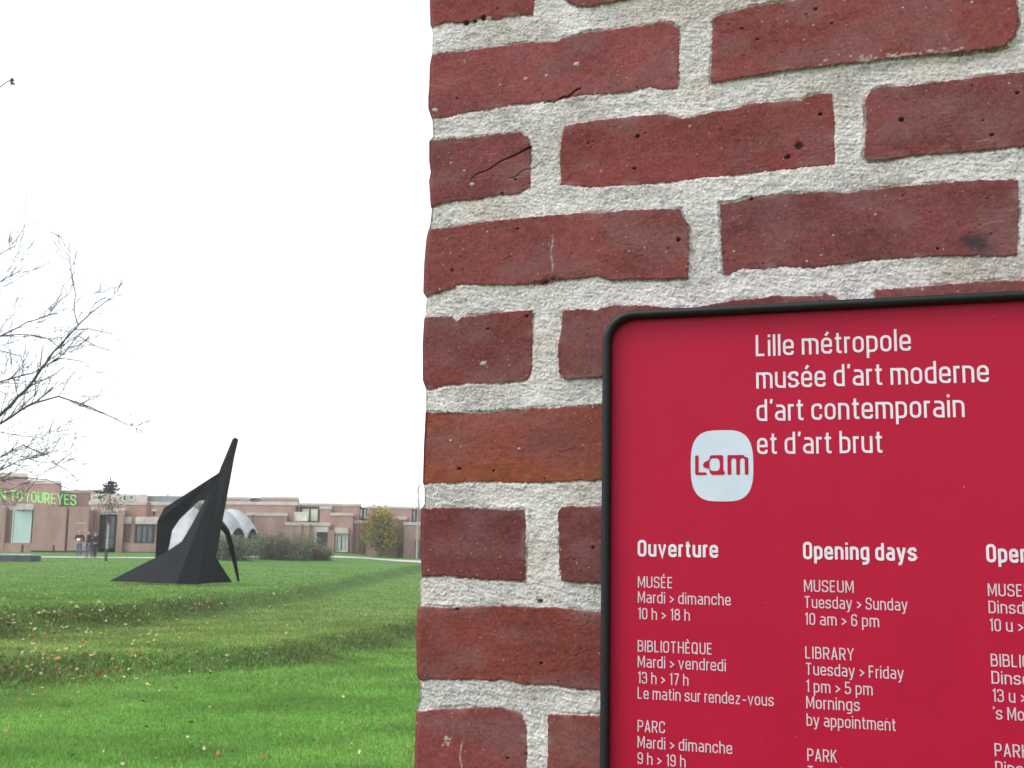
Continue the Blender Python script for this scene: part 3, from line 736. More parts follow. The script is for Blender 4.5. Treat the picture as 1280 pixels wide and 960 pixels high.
tmat2 = mat('printed_small_lettering', (0.56, 0.44, 0.50), 0.45, 0.05, 60)
tmat = mat('printed_pale_lettering', (0.66, 0.585, 0.65), 0.45, 0.05, 60)
obj('title_lettering', title, tmat, sign, local=True)
for t, x, w_ in (('Ouverture', -188.6, 59.2), ('Opening days', -69.6, 75.9), ('Openingsdagen', 50.6, 85.0)):
    obj('heading_lettering', place_text(MB(), t, x, 5.0, w_, 11.7, 0.083, TXT_Y), tmat, sign, local=True)
COLS = [(-188.4, [('MUSÉE', -17.9, 25.8), ('Mardi > dimanche', -28.9, 67.7), ('10 h > 18 h', -40.7, 38.3), ('BIBLIOTHÈQUE', -63.9, 54.2), ('Mardi > vendredi', -75.0, 63.8), ('13 h > 17 h', -86.4, 37.1), ('Le matin sur rendez-vous', -97.3, 96.9), ('PARC', -120.4, 20), ('Mardi > dimanche', -131.6, 67.7), ('9 h > 19 h', -142.9, 34.8)]),
        (-69.4, [('MUSEUM', -17.8, 33.6), ('Tuesday > Sunday', -29.0, 68.7), ('10 am > 6 pm', -40.6, 49.8), ('LIBRARY', -63.7, 32.7), ('Tuesday > Friday', -74.8, 64.8), ('1 pm > 5 pm', -86.4, 44.3), ('Mornings', -97.4, 35.6), ('by appointment', -109.1, 58.5), ('PARK', -132.4, 19.8), ('Tuesday > Sunday', -143.9, 68.7), ('9 am > 7 pm', -155.4, 46)]),
        (50.6, [('MUSEUM', -17.6, 33.6), ('Dinsdag > zondag', -28.9, 72), ('10 u > 18 u', -40.7, 38.5), ('BIBLIOTHEEK', -63.6, 50), ('Dinsdag > vrijdag', -74.8, 74), ('13 u > 17 u', -86.4, 37.5), ('’s Morgens op afspraak', -97.7, 92), ('PARK', -121.1, 21), ('Dinsdag > zondag', -132.5, 72), ('9 u > 19 u', -144, 35)])]
for x, rows in COLS:
    cmb = MB()
    for t, z, w_ in rows:
        place_text(cmb, t, x, z, w_, 8.3, 0.051, TXT_Y)
    obj('column_lettering', cmb, tmat2, sign, local=True)
# rounded badge with its letters
def badge_pt(cx_, cy_):
    return (-148.9 + (cx_ - 195) / 8 * 0.5765, 97.4 - (cy_ - 145) / 8 * 0.587)
lb = []
for i in range(64):
    a = 2 * math.pi * i / 64
    c_, s_ = math.cos(a), math.sin(a)
    e = 2 / 3.4
    lb.append((-126.2 + 22.7 * math.copysign(abs(c_) ** e, c_), 71.35 + 26.0 * math.copysign(abs(s_) ** (2 / 2.9), s_)))
badge = obj('badge', MB().prism([(x / 1000, TXT_Y, z / 1000) for x, z in lb][::-1], (0, 0.0002, 0)), mat('badge_print', (0.50, 0.55, 0.64), 0.45, 0.05, 60), sign, local=True)
lg = MB()
def flat(poly, holes=()):
    bm = bmesh.new(); ed = []
    for lp in (poly, *holes):
        vs = [bm.verts.new((badge_pt(*p)[0] / 1000, TXT_Y - 0.00025, badge_pt(*p)[1] / 1000)) for p in lp]
        ed += [bm.edges.new((vs[i], vs[(i + 1) % len(vs)])) for i in range(len(vs))]
    bmesh.ops.triangle_fill(bm, use_beauty=True, edges=ed)
    bm.verts.index_update()
    lg.add([v.co[:] for v in bm.verts], [[v.index for v in f.verts] for f in bm.faces]); bm.free()
flat([(240, 405), (248, 396), (268, 396), (275, 405), (275, 558), (282, 565), (348, 565), (356, 572), (356, 585), (348, 592), (250, 592), (240, 582)])
flat([(405, 395), (512, 395), (525, 408), (525, 548), (540, 562), (540, 580), (525, 592), (415, 592), (392, 575), (383, 540), (378, 528), (345, 524), (325, 512), (319, 490), (332, 466), (372, 446), (384, 438), (390, 408)],
     [[(414, 425), (462, 425), (482, 440), (490, 465), (490, 515), (482, 540), (462, 552), (414, 552), (394, 540), (386, 515), (386, 465), (394, 440)]])
flat([(568, 585), (568, 402), (576, 395), (724, 395), (736, 402), (740, 414), (762, 416), (776, 430), (776, 585), (768, 592), (748, 592), (740, 585), (740, 445), (728, 428), (706, 428), (692, 445), (692, 585), (684, 592), (662, 592), (655, 585), (655, 445), (643, 428), (618, 428), (605, 445), (605, 585), (597, 592), (576, 592)])
obj('badge_lettering', lg, sred.m, badge, local=True)

# ------------------------------------------------------------------ ground, path, grass
gx = np.concatenate([np.arange(-400, -60, 20), np.arange(-60, -30, 2), np.arange(-30, -14, 0.5), np.arange(-14, 3, 0.22), np.arange(3, 30, 1.5), np.arange(30, 420, 20)])
gy = np.concatenate([np.arange(-300, -10, 20), np.arange(-10, 7, 1), np.arange(7, 34, 0.22), np.arange(34, 115, 0.7), np.arange(115, 200, 8), np.arange(200, 1600, 60)])
TX, TY = np.meshgrid(gx, gy, indexing='ij')
TZ = ground(TX, TY)
rough = (vn(TX / 0.9, TY / 0.9, 40) - 0.5) * 0.010 + (vn(TX / 0.35, TY / 0.35, 41) - 0.5) * 0.008 - 0.008
TZ = TZ + np.where((TY < 60) & (TY > 5), rough, 0)
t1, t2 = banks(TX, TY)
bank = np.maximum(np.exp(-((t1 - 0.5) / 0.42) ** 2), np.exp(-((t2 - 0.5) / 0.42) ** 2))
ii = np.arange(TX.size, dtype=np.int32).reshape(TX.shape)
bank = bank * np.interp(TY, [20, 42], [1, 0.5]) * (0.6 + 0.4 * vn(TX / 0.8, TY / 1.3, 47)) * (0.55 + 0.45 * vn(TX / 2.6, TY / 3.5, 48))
TF = np.stack([ii[:-1, :-1], ii[1:, :-1], ii[1:, 1:], ii[:-1, 1:]], -1).reshape(-1, 4)
lm = NT('lawn_turf')
la = lm.n('ShaderNodeAttribute', attribute_name='bank')
l1 = lm.noise(0.35, 6, 0.65); l2 = lm.noise(9, 5, 0.7); l3 = lm.noise(70, 3, 0.6)
g1 = lm.ramp(l1, [(0.30, (0.075, 0.185, 0.036)), (0.52, (0.100, 0.215, 0.046)), (0.72, (0.140, 0.225, 0.060))])
g2 = lm.ramp(l2, [(0.30, (0.55, 0.62, 0.5)), (0.68, (1.22, 1.15, 1.1))])
g3 = lm.ramp(l3, [(0.3, (0.72, 0.74, 0.7)), (0.7, (1.2, 1.18, 1.15))])
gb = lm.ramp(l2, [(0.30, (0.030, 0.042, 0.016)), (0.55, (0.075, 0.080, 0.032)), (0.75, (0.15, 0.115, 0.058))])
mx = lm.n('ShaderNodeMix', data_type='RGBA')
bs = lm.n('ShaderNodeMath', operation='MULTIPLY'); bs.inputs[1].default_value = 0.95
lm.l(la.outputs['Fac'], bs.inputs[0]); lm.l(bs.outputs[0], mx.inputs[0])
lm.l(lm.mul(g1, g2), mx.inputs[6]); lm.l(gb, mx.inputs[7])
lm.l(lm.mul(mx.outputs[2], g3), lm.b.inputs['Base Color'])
lm.b.inputs['Roughness'].default_value = 0.9; lm.b.inputs['Specular IOR Level'].default_value = 0.15
lm.bump(lm.noise(22, 5, 0.7), 0.6, 0.05)
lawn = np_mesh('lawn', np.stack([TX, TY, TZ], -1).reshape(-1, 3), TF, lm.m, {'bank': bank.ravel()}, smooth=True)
tag(lawn, 'mown green lawn stepping up in two grassy banks towards the museum', None, None, 'structure')

def strip(name, pts, width, lift, m):
    """a path draped over the terrain"""
    P = [np.array(p, float) for p in pts]; C = []
    for a, b in zip(P[:-1], P[1:]):
        k = max(2, int(np.linalg.norm(b - a) / 0.6))
        C += [a + (b - a) * i / k for i in range(k)]
    C = np.array(C + [P[-1]])
    for _ in range(12):
        C[1:-1] = (C[:-2] + 2 * C[1:-1] + C[2:]) / 4
    T = np.gradient(C, axis=0); T /= np.linalg.norm(T, axis=1)[:, None]
    N = np.stack([-T[:, 1], T[:, 0]], 1)
    ks = np.linspace(-0.5, 0.5, 7)
    G = C[:, None, :] + N[:, None, :] * (ks * width)[None, :, None]
    Z = ground(G[..., 0], G[..., 1]) + lift
    V = np.concatenate([G, Z[..., None]], -1).reshape(-1, 3)
    ii = np.arange(len(C) * 7).reshape(len(C), 7)
    F = np.stack([ii[:-1, :-1], ii[1:, :-1], ii[1:, 1:], ii[:-1, 1:]], -1).reshape(-1, 4)
    if np.cross(T[0], N[0]) > 0: F = F[:, ::-1]
    o = np_mesh(name, V, F, m)
    return o
pL = gpt(98, 697.2)
path = strip('path', [(-75, pL.y - 5), (-45, pL.y - 1), (pL.x, pL.y), (-22, pL.y + 0.5), (-17.5, pL.y + 6), (-14.5, 92), (-12, 96), (-8.5, 92), (-6.5, 87), (-2, 82), (12, 76)], 2.7, 0.035, M['gravel'])
tag(path, 'pale gravel path crossing the lawn in front of the museum', None, None, 'structure')

def blades(n, y0, y1, hmin, hmax, seed, px0=-70, px1=575):
    g = np.random.default_rng(seed)
    y = np.sqrt(g.uniform(y0 ** 2, y1 ** 2, n)) if y1 < 20 else 1 / g.uniform(1 / y1, 1 / y0, n)
    px = g.uniform(px0, px1, n)
    x = (px - 640) / FPX * y
    z = ground(x, y)
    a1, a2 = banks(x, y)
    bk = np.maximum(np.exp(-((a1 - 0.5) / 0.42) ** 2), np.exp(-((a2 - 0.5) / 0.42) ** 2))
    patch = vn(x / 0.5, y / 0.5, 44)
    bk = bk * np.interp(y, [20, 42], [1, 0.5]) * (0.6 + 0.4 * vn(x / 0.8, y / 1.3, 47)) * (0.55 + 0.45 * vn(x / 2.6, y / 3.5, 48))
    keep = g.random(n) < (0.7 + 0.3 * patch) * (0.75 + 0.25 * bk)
    x, y, z, bk, patch, a1, a2 = x[keep], y[keep], z[keep], bk[keep], patch[keep], a1[keep], a2[keep]; n = len(x)
    h = g.uniform(hmin, hmax, n) * (1 + 2.0 * bk * g.random(n)) * (0.6 + 0.7 * patch)
    wd = 0.0045 * np.maximum(1, y / 10) * g.uniform(0.7, 1.5, n)
    az = g.uniform(0, 2 * math.pi, n); lean = g.uniform(0.25, 1.1, n) * h; la = g.uniform(0, 2 * math.pi, n)
    dx, dy = np.cos(az) * wd, np.sin(az) * wd
    b = np.stack([x, y, z - 0.012], -1)
    V = np.empty((n, 3, 3)); V[:, 0] = b - np.stack([dx, dy, 0 * dx], -1); V[:, 1] = b + np.stack([dx, dy, 0 * dx], -1)
    V[:, 2] = b + np.stack([np.cos(la) * lean, np.sin(la) * lean, h + 0.012], -1)
    big = vn(x / 3.1, y / 3.1, 45)[:, None]; mid = vn(x / 0.8, y / 0.8, 46)[:, None]
    c = np.array([0.185, 0.415, 0.075]) * (1 - big) + np.array([0.255, 0.430, 0.100]) * big
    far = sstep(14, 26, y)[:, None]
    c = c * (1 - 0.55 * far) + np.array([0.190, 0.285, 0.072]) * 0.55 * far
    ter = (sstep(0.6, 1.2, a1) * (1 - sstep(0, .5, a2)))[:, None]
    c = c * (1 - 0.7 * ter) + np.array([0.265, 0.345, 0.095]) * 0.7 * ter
    c = c * (0.72 + 0.56 * mid) * g.uniform(0.6, 1.35, (n, 1))
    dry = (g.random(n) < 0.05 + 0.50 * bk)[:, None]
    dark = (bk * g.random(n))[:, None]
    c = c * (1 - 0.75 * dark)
    c = np.where(dry, np.array([0.20, 0.160, 0.085]) * g.uniform(0.3, 1.2, (n, 1)), c)
    return V.reshape(-1, 3), np.arange(3 * n, dtype=np.int32).reshape(n, 3), np.repeat(c, 3, 0)
parts = [blades(270000, 8.4, 14.5, .014, .036, 1), blades(190000, 14.0, 26, .018, .042, 2), blades(80000, 25, 70, .025, .05, 3)]
for sd, (a_, b_) in enumerate(((-760, -70), (575, 1500))):                  # the lawn goes on beside the view and behind the wall's edge
    parts += [blades(170000, 5.0, 15, .014, .036, 10 + sd, a_, b_), blades(110000, 14.0, 70, .02, .045, 20 + sd, a_, b_)]
GVv = np.concatenate([p[0] for p in parts]); o_ = 0; GF = []
for p in parts: GF.append(p[1] + o_); o_ += len(p[0])
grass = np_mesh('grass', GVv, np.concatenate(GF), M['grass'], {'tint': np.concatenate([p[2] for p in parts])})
tag(grass, 'short grass blades growing over the lawn and its banks', None, None, 'stuff')

lv = MB()
g = np.random.default_rng(21)
cnt = 0
while cnt < 1250:
    if g.random() < 0.88:
        px = abs(g.normal(0, 150)) - 30; py = g.normal(800, 42)
        if g.random() < 0.25: px = g.uniform(60, 380); py = 772 - 0.09 * (px - 60) + g.normal(0, 12)
    else:
        px, py = g.uniform(-40, 540), g.uniform(735, 960)
    if py < 733 or py > 975 or px > 545: continue
    p = gpt(px, py)
    sz = g.choice([g.uniform(0.010, 0.020), g.uniform(0.018, 0.031)], p=[.55, .45]) * (0.85 if p.y < 14 else 1.0 if p.y < 20 else 1.25)
    if g.random() < 0.06: sz *= 1.7
    c = [(0.56, 0.50, 0.26), (0.48, 0.36, 0.16), (0.40, 0.20, 0.07), (0.34, 0.12, 0.045), (0.48, 0.43, 0.28), (0.10, 0.06, 0.04), (0.50, 0.47, 0.14)][g.choice(7, p=[.20, .22, .17, .13, .12, .08, .08])]
    rx = Matrix.Rotation(g.uniform(0, 6.28), 3, 'Z') @ Matrix.Rotation(g.normal(0, .5), 3, 'X') @ Matrix.Rotation(g.normal(0, .5), 3, 'Y')
    shp = [(0, -1.3, .1), (.45, -.6, 0), (.85, -.35, .15), (.55, .1, 0), (.7, .7, .2), (.2, .6, 0), (0, 1.2, .15), (-.25, .6, 0), (-.75, .65, .2), (-.5, .1, 0), (-.9, -.3, .2), (-.4, -.6, 0)]
    ctr = p + Vector((0, 0, 0.028))
    vs = [ctr + rx @ (Vector(q) * sz * (1, 1, 1)[0]) for q in shp]
    lv.add([ctr] + vs, [(0, i + 1, (i + 1) % 12 + 1) for i in range(12)], c)
    cnt += 1
obj('fallen_leaves', lv, M['dead_leaf'], label='yellow and brown autumn leaves scattered over the lawn banks', kind='stuff')

# ------------------------------------------------------------------ the museum
mus = empty('museum_building', (-24, 95, gz(-24, 95)), 'long low pink brick museum with pale stone copings and many windows behind the lawn', 'building')
def wx(px, Y, py=660): return at(px, py, Y).x
def wz(py, Y, px): return at(px, py, Y).z
def block(x0, x1, ytop, Y, depth, coping=0.0, mt='far_brick', ybot=None, over=0.06, name='wall', slope=None):
    """brick volume: left, right, top edge as measured, front face at distance Y"""
    X0, X1 = wx(x0, Y), wx(x1, Y)
    zt = wz(ytop, Y, (x0 + x1) / 2)
    zb = wz(ybot, Y, (x0 + x1) / 2) if ybot else min(gz(X0, Y), gz(X1, Y)) - 0.6
    k = (x1 - 640) / FPX * 0.93                                             # the plan is not square to the viewer: side walls recede nearly along the line of sight
    w = obj(name, MB().box(X0, X1, Y, Y + depth, zb, zt - coping, k), M[mt], mus)
    if coping:
        obj('coping', MB().box(X0 - over, X1 + over, Y - over, Y + depth + over, zt - coping + 0.003, zt, k), M['concrete'], w)
    return w
def trim(x0, x1, y0, y1, Y, proud, name, mt, parent=None, depth=0.3):
    px = (x0 + x1) / 2
    return obj(name, MB().box(wx(x0, Y), wx(x1, Y), Y - proud, Y - proud + depth, wz(y1, Y, px), wz(y0, Y, px)), M[mt], parent or mus)
def window(x0, x1, y0, y1, Y, frame, pane, n=1, fw=0.12, panes=None, reveal=0.0, transom=None):
    """frame with mullions, and the glass as sub-part; stands in front of a dark reveal"""
    px = (x0 + x1) / 2
    X0, X1, Z0, Z1 = wx(x0, Y), wx(x1, Y), wz(y1, Y, px), wz(y0, Y, px)
    f = MB(); yf = Y - 0.10
    f.box(X0, X0 + fw, yf, Y + 0.02, Z0, Z1).box(X1 - fw, X1, yf, Y + 0.02, Z0, Z1)
    f.box(X0 + fw, X1 - fw, yf, Y + 0.02, Z1 - fw, Z1).box(X0 + fw, X1 - fw, yf, Y + 0.02, Z0, Z0 + fw)
    cuts = [X0 + fw + (X1 - X0 - 2 * fw) * k / n for k in range(n + 1)]
    for c in cuts[1:-1]: f.box(c - fw * .4, c + fw * .4, yf + .004, Y + 0.02, Z0 + fw, Z1 - fw)
    if transom: f.box(X0 + fw, X1 - fw, yf + .008, Y + .02, Z0 + (Z1 - Z0) * transom - fw * .4, Z0 + (Z1 - Z0) * transom + fw * .4)
    w = obj('window', f, M[frame], mus)
    for k in range(n):
        obj('pane', MB().box(cuts[k] + fw * .3, cuts[k + 1] - fw * .3, Y - 0.05, Y - 0.03, Z0 + fw * .6, Z1 - fw * .6), M[(panes or [pane] * n)[k]], w)
    return w
# --- left wing
YL = 92.0
block(-260, 28, 590, YL + 16, 9, 0.35)                                   # tall blocks behind the letters
block(28, 71, 600.5, YL + 13, 8, 0.3)
block(71, 116, 613, YL + 20, 8, 0.25)
wl = block(-300, 115, 631.8, YL, 12, 0.28, over=0.05)                    # wall under the letters
for a, b in ((-40, -12), (5, 14), (43, 85.5), (88, 113)):               # brick piers standing proud, recesses between
    pass
trim(43.5, 85, 633.6, 688.5, YL, 0.45, 'pier', 'far_brick')
trim(89, 113.5, 633.6, 688.5, YL, 0.62, 'pier', 'far_brick')
trim(-60, 9, 633.6, 689, YL, 0.45, 'pier', 'far_brick')
trim(9, 43.4, 679, 690, YL, 0.4, 'plinth', 'far_brick')
trim(22, 43, 630, 637.5, YL, 0.5, 'lintel', 'concrete')
trim(39.6, 43.4, 637.6, 679, YL, 0.03, 'window_recess', 'dark_frame', depth=0.2)
window(15.5, 39.6, 637.5, 678.5, YL - 0.1, 'white_frame', 'painted_sky_glass', 1, 0.08)
trim(95, 107, 653.5, 655, YL - 0.62, 0.03, 'ledge', 'concrete', depth=0.1)
# --- entrance
YE = 92.6
block(110, 240, 627, YE + 4, 10, 0.28)                                   # brick wall above and behind the entrance
block(111, 182, 617.5, YE + 9, 6, 0.0, 'concrete')                       # pale clerestory with dim glazing
for a, b in ((119, 127), (151, 157), (159, 166)):
    window(a, b, 618.5, 625.5, YE + 8.9, 'white_frame', 'green_glass', 1, 0.07)
rf = block(182, 246, 620, YE + 10, 9, 0.0, 'roof_metal', name='roof')
trim(182.2, 187, 628, 649, YE + 4, 0.12, 'downpipe', 'far_brick_dark', depth=0.12)
trim(188.5, 195.5, 636.5, 639, YE + 4, 0.1, 'lintel', 'concrete', depth=0.2)
trim(190, 193, 639.2, 644.5, YE + 4, 0.02, 'vent_opening', 'dark_frame', depth=0.1)
block(113, 124, 637, YE + 0.3, 5, 0.0)
block(123, 154.5, 634.8, YE + 0.4, 5, 0.0, 'concrete', ybot=643)
block(145.8, 154, 638, YE, 5.5, 0.0)
window(123.0, 145.8, 643, 686, YE + 0.9, 'dark_frame', 'green_glass', 3, 0.14, ['dark_glass', 'green_glass', 'dark_glass'], transom=0.34)
ann = block(154, 200, 647, YE + 0.6, 4, 0.0)
trim(154.5, 164.5, 646.2, 654.8, YE + 0.6, 0.22, 'lintel', 'concrete')
trim(170, 198, 646.2, 655.2, YE + 0.6, 0.22, 'lintel', 'concrete')
trim(153.5, 163.5, 655, 678, YE + 0.6, 0.03, 'brick_infill', 'far_brick_dark', depth=0.1)
window(169.3, 193, 655.5, 679, YE + 0.58, 'dark_frame', 'dark_glass', 3, 0.12)
trim(154.2, 199, 679.2, 690, YE + 0.6, 0.3, 'plinth', 'far_brick')
# --- middle and right wing
YR = 107.0
block(236, 311, 620.8, YR + 8, 8, 0.22)
window(311, 325, 622.5, 627.5, YR + 9, 'dark_frame', 'green_glass', 1, 0.1)
block(325, 371.5, 620.8, YR + 8, 8, 0.22)
block(232, 371, 626.8, YR + 3, 9, 0.3)
block(308, 358, 641, YR + 0.2, 3, 0.28)
block(240, 308, 641.5, YR + 1.2, 3, 0.28)
block(371, 413, 630.5, YR + 9, 4, 0.2)
window(374.5, 399.2, 633.8, 653.2, YR + 4.2, 'dark_frame', 'pale_cream_pane', 2, 0.16)
window(367.5, 384.5, 640, 651.5, YR + 3.0, 'white_frame', 'pale_cream_pane', 2, 0.10)
trim(368.5, 372, 633, 640, YR + 2.95, 0.04, 'window_recess', 'dark_frame', depth=0.1)
block(371, 400, 652, YR + 4.5, 3, 0.0)
block(357, 413, 652.8, YR - 0.3, 4, 0.3)                                 # low wall
block(399.3, 413.5, 632.5, YR + 1.2, 5, 0.28)
block(372, 450, 629.2, YR + 7.5, 6, 0.22)
block(413, 449, 629.6, YR + 2, 6, 0.2)
block(413.2, 441, 641, YR + 0.1, 3, 0.26)
window(448.5, 458, 634.3, 651, YR + 3.2, 'dark_frame', 'painted_sky_glass', 2, 0.14, ['painted_sky_glass', 'dark_glass'])
block(449, 459, 651.2, YR + 1.0, 3, 0.28)
block(441, 452, 650.5, YR + 0.7, 3, 0.28)
YS = 104.0
block(458, 514.5, 632.8, YS + 5, 6, 0.2)
block(459, 507.5, 645.2, YS + 1.6, 4, 0.3)
trim(497, 504.5, 648.5, 699, YS + 1.6, 0.05, 'painted_shadow_strip', 'far_brick_dark', depth=0.2)  # darker brick strip, paints the shadow at the pier end
window(514.5, 520.5, 637, 653, YS + 5.5, 'dark_frame', 'painted_sky_glass', 1, 0.12)
block(514, 860, 636, YS + 6, 6, 0.2)
block(505, 880, 654.3, YS + 0.6, 5, 0.28)
window(519.5, 540, 675, 699.5, YS + 0.5, 'dark_frame', 'dark_glass', 3, 0.14)
trim(394.5, 410.5, 659, 665.2, YR - 0.3, 0.3, 'lintel', 'concrete')
trim(394.6, 396.4, 665.3, 688, YR - 0.3, 0.25, 'door_jamb', 'concrete')
window(397, 408.5, 665.5, 683, YR - 0.36, 'dark_frame', 'dark_glass', 2, 0.12)
trim(410.6, 419, 662.5, 692, YR - 0.3, 0.28, 'pier', 'far_brick')
trim(419.5, 436.5, 659.8, 667, YR, 0.5, 'lintel', 'concrete', depth=0.7)
window(419.8, 435.5, 667.2, 690, YR - 0.1, 'white_frame', 'painted_sky_glass', 3, 0.16, ['painted_sky_glass', 'dark_glass', 'painted_sky_glass'])
for px, Yq, y0, y1 in ((316, YR, 643, 690), (377.5, YR - 0.3, 655, 680), (388, YR - 0.3, 655, 685), (449.5, YR + 0.6, 653, 694), (453.5, YR + 0.7, 653, 694)):
    trim(px - .8, px + .8, y0, y1, Yq, 0.12, 'downpipe', 'far_brick_dark', depth=0.12)

# green letters standing on the roof edge
neon_o = empty('neon_letter_sign', tuple(at(-20, 631, YL - 0.3)), 'green glowing letters along the roof edge of the brick museum', 'sign')
def put_word(text, px0, px1, yb0, yb1, cap_px):
    st, tw = text_strokes(text, 0.03, gap=0.12)
    Yn = YL - 0.55
    def place(p):
        f = p[0] / tw
        return at(px0 + (px1 - px0) * f, yb0 + (yb1 - yb0) * f - p[1] * cap_px, Yn)
    nm = MB()
    for cl, pts in st:
        nm.tube([place(p) for p in (pts + [pts[0]] if cl else pts)], 0.031, 5)
    lo = obj('lettering', nm, M['neon'], neon_o)
    for f in (0.08, 0.92):
        a = place((tw * f, -0.03))
        obj('support_bracket', MB().tube([a + Vector((0, .05, .1)), a + Vector((0, .05, -.16)), a + Vector((0, .62, -.18))], 0.018, 4), M['dark_frame'], lo)
put_word('LISTEN', -42, 7, 623.8, 625.2, 13)
put_word('TO', 13, 28, 625.6, 626.5, 13)
put_word('YOUR', 31, 62, 627, 629.6, 13.3)
put_word('EYES', 64, 95, 629.8, 632, 13.6)

# vaulted grey shells in front of the museum
def shell(px0, px1, ytop, Y, length, turn, name, label, ybot=698):
    X0, X1 = wx(px0, Y), wx(px1, Y)
    R0 = (X1 - X0) / 2; c = Vector(((X0 + X1) / 2, Y, 0)); zt = wz(ytop, Y, (px0 + px1) / 2)
    zb = gz(c.x, c.y) - 0.1; Hh = zt - zb
    root = empty(name, (c.x, c.y, zb), label, 'shell roof', 'grey shell roofs by the museum', turn)
    ns, na = 18, 28
    def surf(R_, H_, t):
        k = math.sqrt(max(0.0, 1 - (1 - t) ** 2 * 0.97)); out = []
        e = math.sqrt(max(0.0, 1 - ((t - 0.42) / (0.45 if t < .42 else 0.68)) ** 2 * 0.97))
        for j in range(na + 1):
            a = math.pi * j / na
            out.append((-math.cos(a) * R_ * k, -length * t + length * 0.6, math.sin(a) ** 0.8 * H_ * (0.15 + 0.85 * e)))
        return out
    o_, i_ = MB(), MB()
    vo = [p for s_ in range(ns + 1) for p in surf(R0, Hh, s_ / ns)]
    o_.v = vo; q = na + 1
    o_.f = [(a * q + b, a * q + b + 1, (a + 1) * q + b + 1, (a + 1) * q + b) for a in range(ns) for b in range(na)]
    rim_o, rim_i = surf(R0, Hh, 1.0), surf(R0 - 0.16, Hh - 0.16, 1.0)
    o_.add(rim_o + rim_i, [(b, b + 1, q + b + 1, q + b) for b in range(na)])
    obj('shell', o_, M['shell'], root, local=True, smooth=True)
    i_.v = [p for s_ in range(ns + 1) for p in surf(R0 - 0.16, Hh - 0.16, s_ / ns)]
    i_.f = [(a * q + b, (a + 1) * q + b, (a + 1) * q + b + 1, a * q + b + 1) for a in range(ns) for b in range(na)]
    obj('lining', i_, M['shell_dark'], root, local=True, smooth=True)
shell(209, 267, 630.5, 82, 2.7, math.radians(70), 'shell_roof', 'big grey shell roof seen through the black steel sculpture')
shell(257, 299, 634, 84, 3.4, math.radians(70), 'shell_roof', 'middle grey shell roof just right of the sculpture spire')
shell(279, 314, 636, 86.5, 3.4, math.radians(70), 'shell_roof', 'smaller grey shell roof farthest right above the bushes')

# ------------------------------------------------------------------ abstract black steel sculpture
YC = 41.0
sc_o = empty('steel_sculpture', tuple(gpt(232, 728)), 'tall black steel sculpture with a leaning spire on the lawn', 'sculpture')
def plate(name, pts, th, dys=None):
    """steel plate: outline measured on the photograph, standing at its own distance, with its own thickness"""
    P = []
    for i, q in enumerate(pts):
        Y = YC + (dys[i] if dys else 0)
        P.append(at(q[0], q[1], Y))
    nrm = (P[1] - P[0]).cross(P[2] - P[0]).normalized()
    if nrm.y < 0: nrm = -nrm
    return obj(name, MB().prism(P, nrm * th), M['black_steel'], sc_o)
# spire: two plates meeting at an edge, like a folded blade
plate('spire_plate', [(220.5, 729.5), (247, 730), (268, 652), (297.5, 549), (294, 546.5), (290.5, 549), (276, 584)], 0.06, [-.9, -.9, -.45, 0, 0, 0, -.1])
plate('spire_fin', [(247.5, 730), (264, 729), (267, 690), (273, 655), (298.2, 549.5), (297.2, 549)], 0.06, [-.86, .1, .3, .25, 0.02, 0])
plate('wing_plate', [(137, 726), (222, 729), (262, 640), (272, 598), (255, 627), (239, 657), (227, 677), (206, 691)], 0.05, [1.6, -.3, .2, .25, .3, .42, .55, .85])
plate('wing_plate', [(252, 728.8), (290, 727.5), (264, 688), (256, 676)], 0.05, [-.1, 1.1, .5, .1])
plate('brace_plate', [(194, 697), (196.5, 652), (205, 635), (264, 597), (278, 588), (266, 624), (248, 626), (224, 649), (214.5, 663), (209, 691)], 0.05, [1.3, 1.2, 1.1, .2, .1, .25, .5, 1.0, 1.15, 1.25])
lp = MB()
LG = [(268, 651, .2, .16), (277, 656, .8, .19), (284, 665, 1.4, .19), (288.5, 680, 1.8, .17), (293, 700, 2.1, .13), (298.2, 726.5, 2.4, .07)]
lp.tube([at(a, b, YC + c) for a, b, c, r in LG], [r * 0.72 for *_, r in LG], 4)
obj('leg', lp, M['black_steel'], sc_o)

# ------------------------------------------------------------------ plants
def rnd_unit():
    v = Vector((R.gauss(0, 1), R.gauss(0, 1), R.gauss(0, 1))); return v.normalized()
def leaf_quad(mb, c, size, col, droop=0.0):
    a = rnd_unit(); b = a.cross(rnd_unit()).normalized() * size * 0.55; a = a * size
    a.z -= droop * size
    mb.add([c - a, c + b, c + a, c - b], [(0, 1, 2, 3)], col)
def mixcol(cols, k=0.25):
    c = R.choice(cols); f = R.uniform(1 - k, 1 + k)
    return tuple(min(.9, x * f) for x in c)
def limb_tree(mb, p, d, length, rad, depth, spread=0.55, up=0.12, tips=None, n=4, shrink=.68):
    pts, rs = [p.copy()], [rad]
    k = 4
    for i in range(k):
        d = (d + rnd_unit() * 0.20 + Vector((0, 0, up * 0.4))).normalized()
        p = p + d * (length / k); pts.append(p.copy()); rs.append(rad * (1 - 0.45 * (i + 1) / k))
    mb.tube(pts, rs, n if depth > 1 else 3, cap=False)
    if tips is not None and depth <= 1: tips += pts[1:]
    if depth == 0: return
    for _ in range(R.choice((2, 3, 3))):
        i = R.randint(1, k)
        nd = (d + rnd_unit() * spread).normalized()
        limb_tree(mb, pts[i], nd, length * R.uniform(shrink - .12, shrink + .1), rs[i] * 0.62, depth - 1, spread, up, tips, n, shrink)

